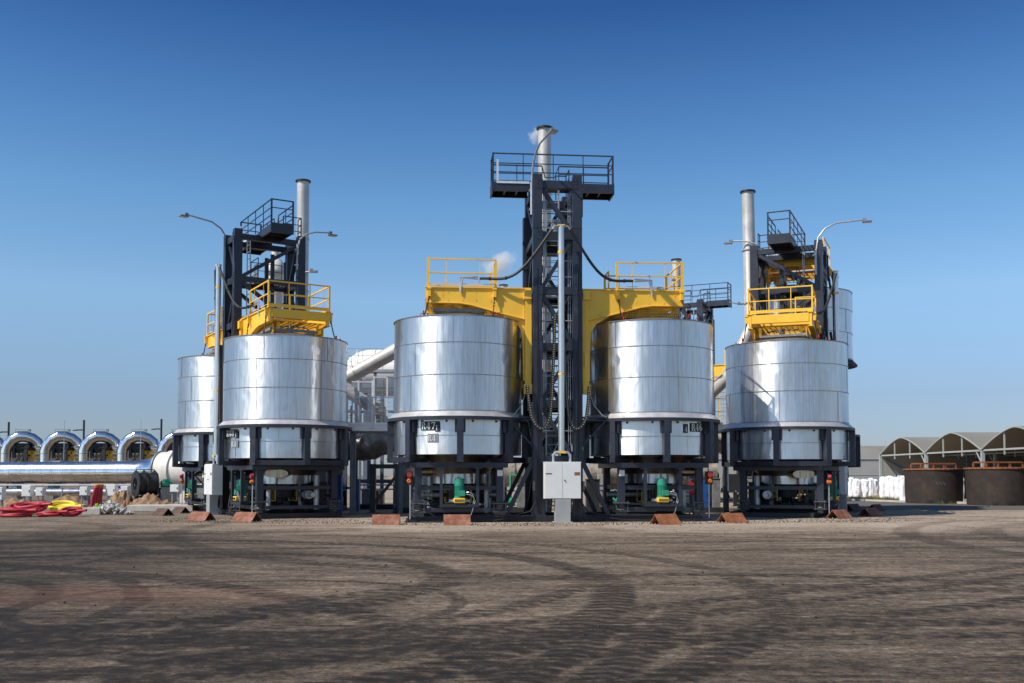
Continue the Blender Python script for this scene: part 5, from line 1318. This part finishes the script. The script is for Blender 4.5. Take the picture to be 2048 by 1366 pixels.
# black fan drum with green motor
q = wp(292, 968, 46)
p = thing('blower_fan', 'black spoked blower drum with a green motor', 'fan', (q.x, 46, 0), R(38))
zc = q.z
mm = MB().lathe([(.2, -.35), (.5, -.35), (.5, .35), (.2, .35)], (0, 0, zc), 36, 'X'); mm.build('fan_drum', M['darker'], p)
mm = MB()
for x in (-.46, -.1, .38): mm.lathe([(.30, x - .03), (.64, x - .03), (.64, x + .03), (.30, x + .03)], (0, 0, zc), 8, 'X')
for k_ in range(8):
    t_ = 2 * math.pi * k_ / 8; mm.bar((-.46, .66 * math.cos(t_), zc + .66 * math.sin(t_)), (.38, .66 * math.cos(t_), zc + .66 * math.sin(t_)), .035)
mm.b2(-.4, .5, -.4, .4, 0, zc - .55); mm.build('drum_frame', M['black'], p)
MB().lathe([(0, .55), (.15, .55), (.15, 1.0), (0, 1.0)], (0, -.45, zc + .0), 20, 'X').b2(.65, .85, -.6, -.4, zc + .1, zc + .22).build('motor', M['green'], p)
MB().b2(.5, 1.1, -.65, -.2, 0, zc - .17).build('motor_stand', M['hatch'], p)

# sand piles
def pile(label, px0, px1, pt, pb, name='sand_pile', mat='sand', seed=0, pk=.5, depth=.8):
    Y = 3100 / (pb - 950); a_, b_ = gx(px0, Y), gx(px1, Y); H = zp(pt, Y + 1); W = b_ - a_; n = 44; m_ = 22; vs = []; fs = []
    for j in range(m_ + 1):
        for i in range(n + 1):
            u, v = i / n * 2 - 1, j / m_ * 2 - 1
            cu = u - (pk * 2 - 1) * (1 - abs(u)); d_ = math.sqrt(cu * cu + v * v)
            h = max(0, 1 - max(0, d_) ** 1.35) * H * 1.03
            nz = noise.fractal(Vector((u * 4 + seed, v * 4, 0)), .8, 2.1, 6) * H * .26 * min(1, h / H * 5)
            vs.append((u * W / 2, v * W * depth / 2, h + nz - .02))
    for j in range(m_):
        for i in range(n): k_ = j * (n + 1) + i; fs.append((k_, k_ + 1, k_ + n + 2, k_ + n + 1))
    o = MB().add(vs, fs).build(name, M[mat], None, 60, ((a_ + b_) / 2, Y + W * depth / 2, 0))
    tag(o, label, 'sand pile', 'piles of sandy spoil'); return o
pile('low sand pile behind the yellow hose coil', 75, 178, 989, 1014, seed=1, depth=.5)
pile('tallest brown sand pile right of the orange tipped pipes', 196, 272, 979, 1018, seed=2, pk=.45)
pile('long brown sand pile left of the green coil, below the blower', 240, 345, 987, 1020, seed=3, pk=.4, depth=.6)
pile('low sand heap at the far left below the pipes', -30, 70, 996, 1015, seed=4, depth=.5)
pile('broad low spoil heap behind the concrete slab left of the kilns', 262, 372, 999, 1016, seed=9, depth=.5)
# rubble heap of separate lumps
g = MB(); random.seed(21)
for i in range(420):
    px = random.triangular(158, 272, 222); Y = 39.3 + abs(random.gauss(0, .55)); q = wp(px, 950, Y)
    hmax = .52 * max(0, 1 - abs(px - 222) / 55) * max(.1, 1 - abs(Y - 40) / 1.6); z = random.random() ** .6 * hmax
    r = random.uniform(.035, .12); c = Vector((q.x, Y, z + r * .3)); vs = []
    ax = [Vector((1, 0, 0)), Vector((0, 1, 0)), Vector((-1, 0, 0)), Vector((0, -1, 0)), Vector((0, 0, 1)), Vector((0, 0, -1)), Vector((.7, .7, .5)), Vector((-.7, -.7, .5))]
    rt = Matrix.Rotation(random.random() * 6, 3, Vector((random.random(), random.random(), random.random() + .1)).normalized())
    vs = [c + rt @ (v_ * r * random.uniform(.7, 1.2)) for v_ in ax[:6]]
    g.add(vs, [(0, 1, 4), (1, 2, 4), (2, 3, 4), (3, 0, 4), (1, 0, 5), (2, 1, 5), (3, 2, 5), (0, 3, 5)])
tag(g.build('rubble', M['rubble'], None, 0), 'heap of grey broken concrete rubble', 'rubble', kind='stuff')
# hose coils
def coil(label, px, pb, wpx, hpx, mat, turns=6, tilt=0.0, seed=0, r=.055, fl=.45, rz=0):
    Y = 3100 / (pb - 950) ; Rm = wpx / 2000 * Y / 2 - r; Hh = hpx / 2000 * Y; q = wp(px, pb, Y); random.seed(seed + 77)
    pts = []; N_ = 30
    for k_ in range(turns):
        rr = Rm * (1 - .30 * random.random()); zz = r + (Hh - 2 * r) * (k_ / max(1, turns - 1)) * (1 if not tilt else .5); ox, oy = random.uniform(-.08, .08), random.uniform(-.08, .08); tx, ty = random.uniform(-.10, .10), random.uniform(-.08, .08) + tilt
        for i in range(N_):
            t_ = 2 * math.pi * i / N_; x, y = rr * math.cos(t_) + ox, rr * fl * 2 * .8 * math.sin(t_) + oy
            pts.append(Vector((x, y, max(r, zz + x * tx + y * ty + (abs(tilt) * rr * .7)))))
    pts.append(pts[-1] + Vector((.4, -.15, .02)))
    # smooth
    for _ in range(2): pts = [pts[0]] + [(pts[i - 1] + pts[i] * 2 + pts[i + 1]) / 4 for i in range(1, len(pts) - 1)] + [pts[-1]]
    o = MB().tube(pts, r, 10).build('hose_coil', M[mat], None, 60, (q.x, Y + Rm * .7, 0), rz)
    tag(o, label, 'hose coil', 'coils of corrugated conduit'); return o
coil('big crimson hose coil leaning on the others at the left edge', 45, 1029, 76, 26, 'hose_red', 8, .25, 1, .065)
coil('flat crimson hose coil lowest at the far left edge', 24, 1034, 66, 17, 'hose_red', 6, 0, 2, .06)
coil('flat crimson hose coil in the middle of the pile, below the yellow one', 92, 1033.5, 58, 11, 'hose_red', 4, 0, 3, .055)
coil('crimson hose coil at the right end of the pile', 135, 1033, 50, 18, 'hose_red', 6, .35, 4, .05)
coil('yellow hose coil lying on the crimson ones', 120, 1028, 60, 23, 'hose_yellow', 5, .35, 5, .07)
coil('thin olive cable coil on the concrete slab', 323, 1014, 40, 9, 'hose_olive', 6, 0, 6, .022)
def bundle():
    for i, (px, lean, l) in enumerate(((184, .16, 'leftmost crimson pipe with orange cap in the leaning bunch'), (190, .12, 'second crimson pipe with orange cap in the leaning bunch'), (196, .10, 'third crimson pipe with orange cap in the leaning bunch'), (201, .05, 'rightmost crimson pipe with orange cap in the leaning bunch'))):
        Y = 44.5 + .05 * i; q = wp(px - 1, 1012, Y); p = thing('standing_conduit', l, 'pipe', (q.x, Y, 0), 0, 'orange capped crimson pipes'); H = zp(973 - 2 * (i % 2), Y)
        MB().tube([(0, 0, 0), (lean * .3, 0, H * .5), (lean * 1.2, 0, H)], .075, 12).build('conduit_tube', M['hose_red'], p)
        MB().tube([(lean * 1.17, 0, H - .06), (lean * 1.22, 0, H + .05)], .085, 12).build('end_cap', M['orange'], p)
bundle()
M['hivis'] = flat('hi_vis_green_cloth', (.28, .55, .02), .8)
q = wp(197, 1012, 44); vs = []
mm = MB(); 
for (x0_, x1_, z0_, z1_) in ((-.14, .0, 0, .30), (.0, .12, .0, .22)): mm.b2(x0_, x1_ - .004, -.06 - x0_ * .2, .06, z0_, z1_)
tag(mm.build('safety_vest', M['hivis'], None, 0, (q.x, 44, 0), .3, bevel=.03), 'bright green cloth hanging at the foot of the orange tipped pipes', 'vest')
q = wp(218, 1006, 44); tag(MB().bar((0, 0, 0), (-.14, 0, .95), .05).build('steel_stake', M['hatch'], None, 0, (q.x, 44, 0)), 'thin leaning stake in the tallest sand pile', 'stake')
def block(label, px0, px1, pt, pb, depth, name='concrete_block', lab='concrete block'):
    Y = 3100 / (pb - 950); a_, b_ = gx(px0, Y), gx(px1, Y)
    o = MB().b2(-(b_ - a_) / 2, (b_ - a_) / 2, 0, depth, 0, zp(pt, Y)).build(name, M['concrete'], None, 0, ((a_ + b_) / 2, Y, 0), 0, bevel=.015); tag(o, label, lab); return o
block('pale concrete block left of the rubble heap', 160, 201, 1016, 1029, 1.0)
block('small concrete kerb block behind the yellow hose', 80, 168, 1009, 1018, .5)
block('long concrete slab edge right of the rubble heap', 254, 386, 1011, 1022, 5)
block('grey concrete block at the far left kiln foot', 330, 375, 1006, 1016, .8)
q = wp(160 / 5.12, 1031, 38); tag(MB().lathe([(0, .16), (.08, .15), (.15, .09), (.16, 0), (0, 0)], seg=14).build('sack', M['bag'], None, 60, (q.x, 38.2, 0)), 'small white sack in front of the crimson coils', 'sack')

# floodlights on the chimneys
def flood(label, px0, py0, px1, py1, Y):
    a_, b_ = wp(px0, py0, Y), wp(px1, py1, Y)
    p = thing('floodlight', label, 'lamp', tuple(a_), 0); d_ = b_ - a_
    MB().tube([(0, 0, 0), d_], .03, 8).build('lamp_arm', M['galv'], p)
    s_ = 1 if d_.x > 0 else -1
    MB().box(d_ + Vector((s_ * .12, 0, .0)), (.34, .16, .07)).box(d_ + Vector((s_ * .02, 0, .06)), (.12, .1, .12)).build('lamp_head', M['hatch'], p)
    MB().box(d_ + Vector((s_ * .12, 0, -.045)), (.28, .13, .01)).build('lamp_glass', M['glass'], p)
flood('small floodlight on an arm right of the left chimney', 604, 545, 622, 543, 43.4)
flood('small floodlight sticking out right of the distant dark platform', 1458, 604, 1477, 608, 57)

# low far plants / buildings along the horizon on the left
p = thing('warehouse', 'low dark warehouse strip far behind the polished elbows', 'warehouse', (-95, 190, 0))
MB().b2(-60, 40, 0, 20, 0, 5.5).build('warehouse_wall', M['wall_grey'], p); MB().b2(-61, 41, -1, 21, 5.5, 6.6).build('roof', M['hatch'], p)

# ------------------------------------------------------------------ steam
def steam(label, px, py, w_, h_, Y, dens):
    q = wp(px, py, Y); W, H = w_ / 2000 * Y, h_ / 2000 * Y
    m, ns, ls, b_ = nt('steam'); ns.remove(b_)
    out = ns['Material Output']; vol = N(ns, "ShaderNodeVolumePrincipled"); vol.inputs['Color'].default_value = (1, 1, 1, 1)
    tc = N(ns, "ShaderNodeTexCoord"); n_ = N(ns, "ShaderNodeTexNoise"); n_.inputs['Scale'].default_value = 2.4 / W; n_.inputs['Detail'].default_value = 5
    ls.new(tc.outputs['Object'], n_.inputs[0])
    vl = N(ns, "ShaderNodeVectorMath", operation='DIVIDE'); vl.inputs[1].default_value = (W / 2, W / 2, H / 2); ls.new(tc.outputs['Object'], vl.inputs[0])
    ln = N(ns, "ShaderNodeVectorMath", operation='LENGTH'); ls.new(vl.outputs[0], ln.inputs[0])
    v = mth(ns, ls, 'SUBTRACT', mth(ns, ls, 'MULTIPLY', n_.outputs[0], 1.9), mth(ns, ls, 'MULTIPLY_ADD', ln.outputs['Value'], .75, .45), clamp=True)
    v = mth(ns, ls, 'MULTIPLY', v, dens); ls.new(v, vol.inputs['Density']); ls.new(vol.outputs[0], out.inputs['Volume'])
    mb = MB(); mb.lathe([(.001 + W / 2 * math.sin(math.pi * i / 12), -H / 2 * math.cos(math.pi * i / 12)) for i in range(13)], seg=24)
    o = mb.build('steam_cloud', m, None, 60, (q.x, q.y, q.z)); tag(o, label, 'steam', kind='stuff')
steam('small puff of steam at the rim of the central chimney', 1076, 267, 50, 46, 38.9, 9)
steam('drifting steam above the tiny distant chimney', 1000, 528, 90, 80, 70, 3.2)

# ------------------------------------------------------------------ process equipment inside the ring (seen in the gaps under the kilns)
def header(label, px0, px1, py, Y, d, mat='lagging', n=3):
    a_, b_ = wp(px0, py, Y), wp(px1, py, Y)
    p = thing('header_duct', label, 'duct', (a_.x, Y, 0), 0, 'dark header ducts under the kilns')
    L = b_.x - a_.x; MB().tube([(0, 0, a_.z), (L, 0, a_.z)], d / 2, 24).build('duct_tube', M[mat], p)
    for k in range(n): x = L * (k + .5) / n; MB().b2(x - .1, x + .1, -.3, .3, 0, a_.z - d / 2 + .05).build('duct_support', M['darker'], p)
    m_ = MB()
    for k in range(n * 2): x = L * (k + .5) / (n * 2); m_.tube([(x - .03, 0, a_.z), (x + .03, 0, a_.z)], d / 2 + .05, 24)
    m_.build('duct_flange', M['hatch'], p)
header('dark header duct far behind the R48 kiln legs', 470, 690, 950, 45, 1.15)
header('dark header duct far behind the R47 kiln legs', 800, 1050, 945, 44, 1.2)
header('dark header duct far behind the R46 kiln legs', 1180, 1430, 945, 44, 1.2)
header('dark header duct far behind the right kiln legs', 1470, 1690, 948, 47.5, 1.1)
def skid(label, px0, px1, Y, seed, H=1.25, mat='darker'):
    random.seed(seed); x0, x1 = gx(px0, Y), gx(px1, Y); W = x1 - x0
    p = thing('pump_skid', label, 'machine', (x0 + W / 2, Y, 0), 0, 'machinery skids behind the kiln legs')
    MB().b2(-W / 2, W / 2, -.6, .6, .02, .22).build('skid_frame', M['darker'], p)
    x = -W / 2 + .25; k = 0
    while x < W / 2 - .3:
        w_ = random.uniform(.3, .6); h_ = random.uniform(.45, 1) * H
        if k % 3 == 0: MB().b2(x, x + w_, -.4, .35, .22, .22 + h_).b2(x - .02, x + w_ + .02, -.43, .37, .22 + h_, .26 + h_).build('equipment_box', M[random.choice(['cab_grey', mat, 'hatch'])], p)
        elif k % 3 == 1: MB().lathe([(0, .22), (w_ / 2, .22), (w_ / 2, .2 + h_), (w_ / 3, .28 + h_), (0, .3 + h_)], (x + w_ / 2, 0, 0), 20).build('tank', M[random.choice(['galv', 'cone', 'hatch'])], p)
        else: MB().lathe([(0, 0), (.17, 0), (.17, w_), (0, w_)], (x, -.1, .45), 18, 'X').tube([(x + w_ / 2, -.1, .6), (x + w_ / 2, -.1, h_ + .3), (x + w_ + .3, -.1, h_ + .3)], .05, 8).build('pump', M[random.choice(['green', 'blue', 'galv'])], p)
        x += w_ + random.uniform(.04, .18); k += 1
    m_ = MB()
    for z in (.9, 1.1): m_.tube([(-W / 2, .3, z), (W / 2, .3, z)], .035, 8)
    m_.build('pipe_run', M['galv'], p)
skid('row of dim machinery in the shade behind the R48 kiln', 520, 690, 43.6, 4)
skid('row of dim machinery in the shade behind the R47 kiln', 790, 1060, 41.5, 5)
skid('row of dim machinery in the shade behind the R46 kiln', 1160, 1440, 41.8, 6)
skid('row of dim machinery in the shade behind the right kiln', 1480, 1650, 46.4, 8)
skid('dim machinery below the lagged duct left of R47', 715, 790, 46, 9, 1.0)
skid('dim machinery below the far left kiln', 385, 500, 48, 12, 1.0)
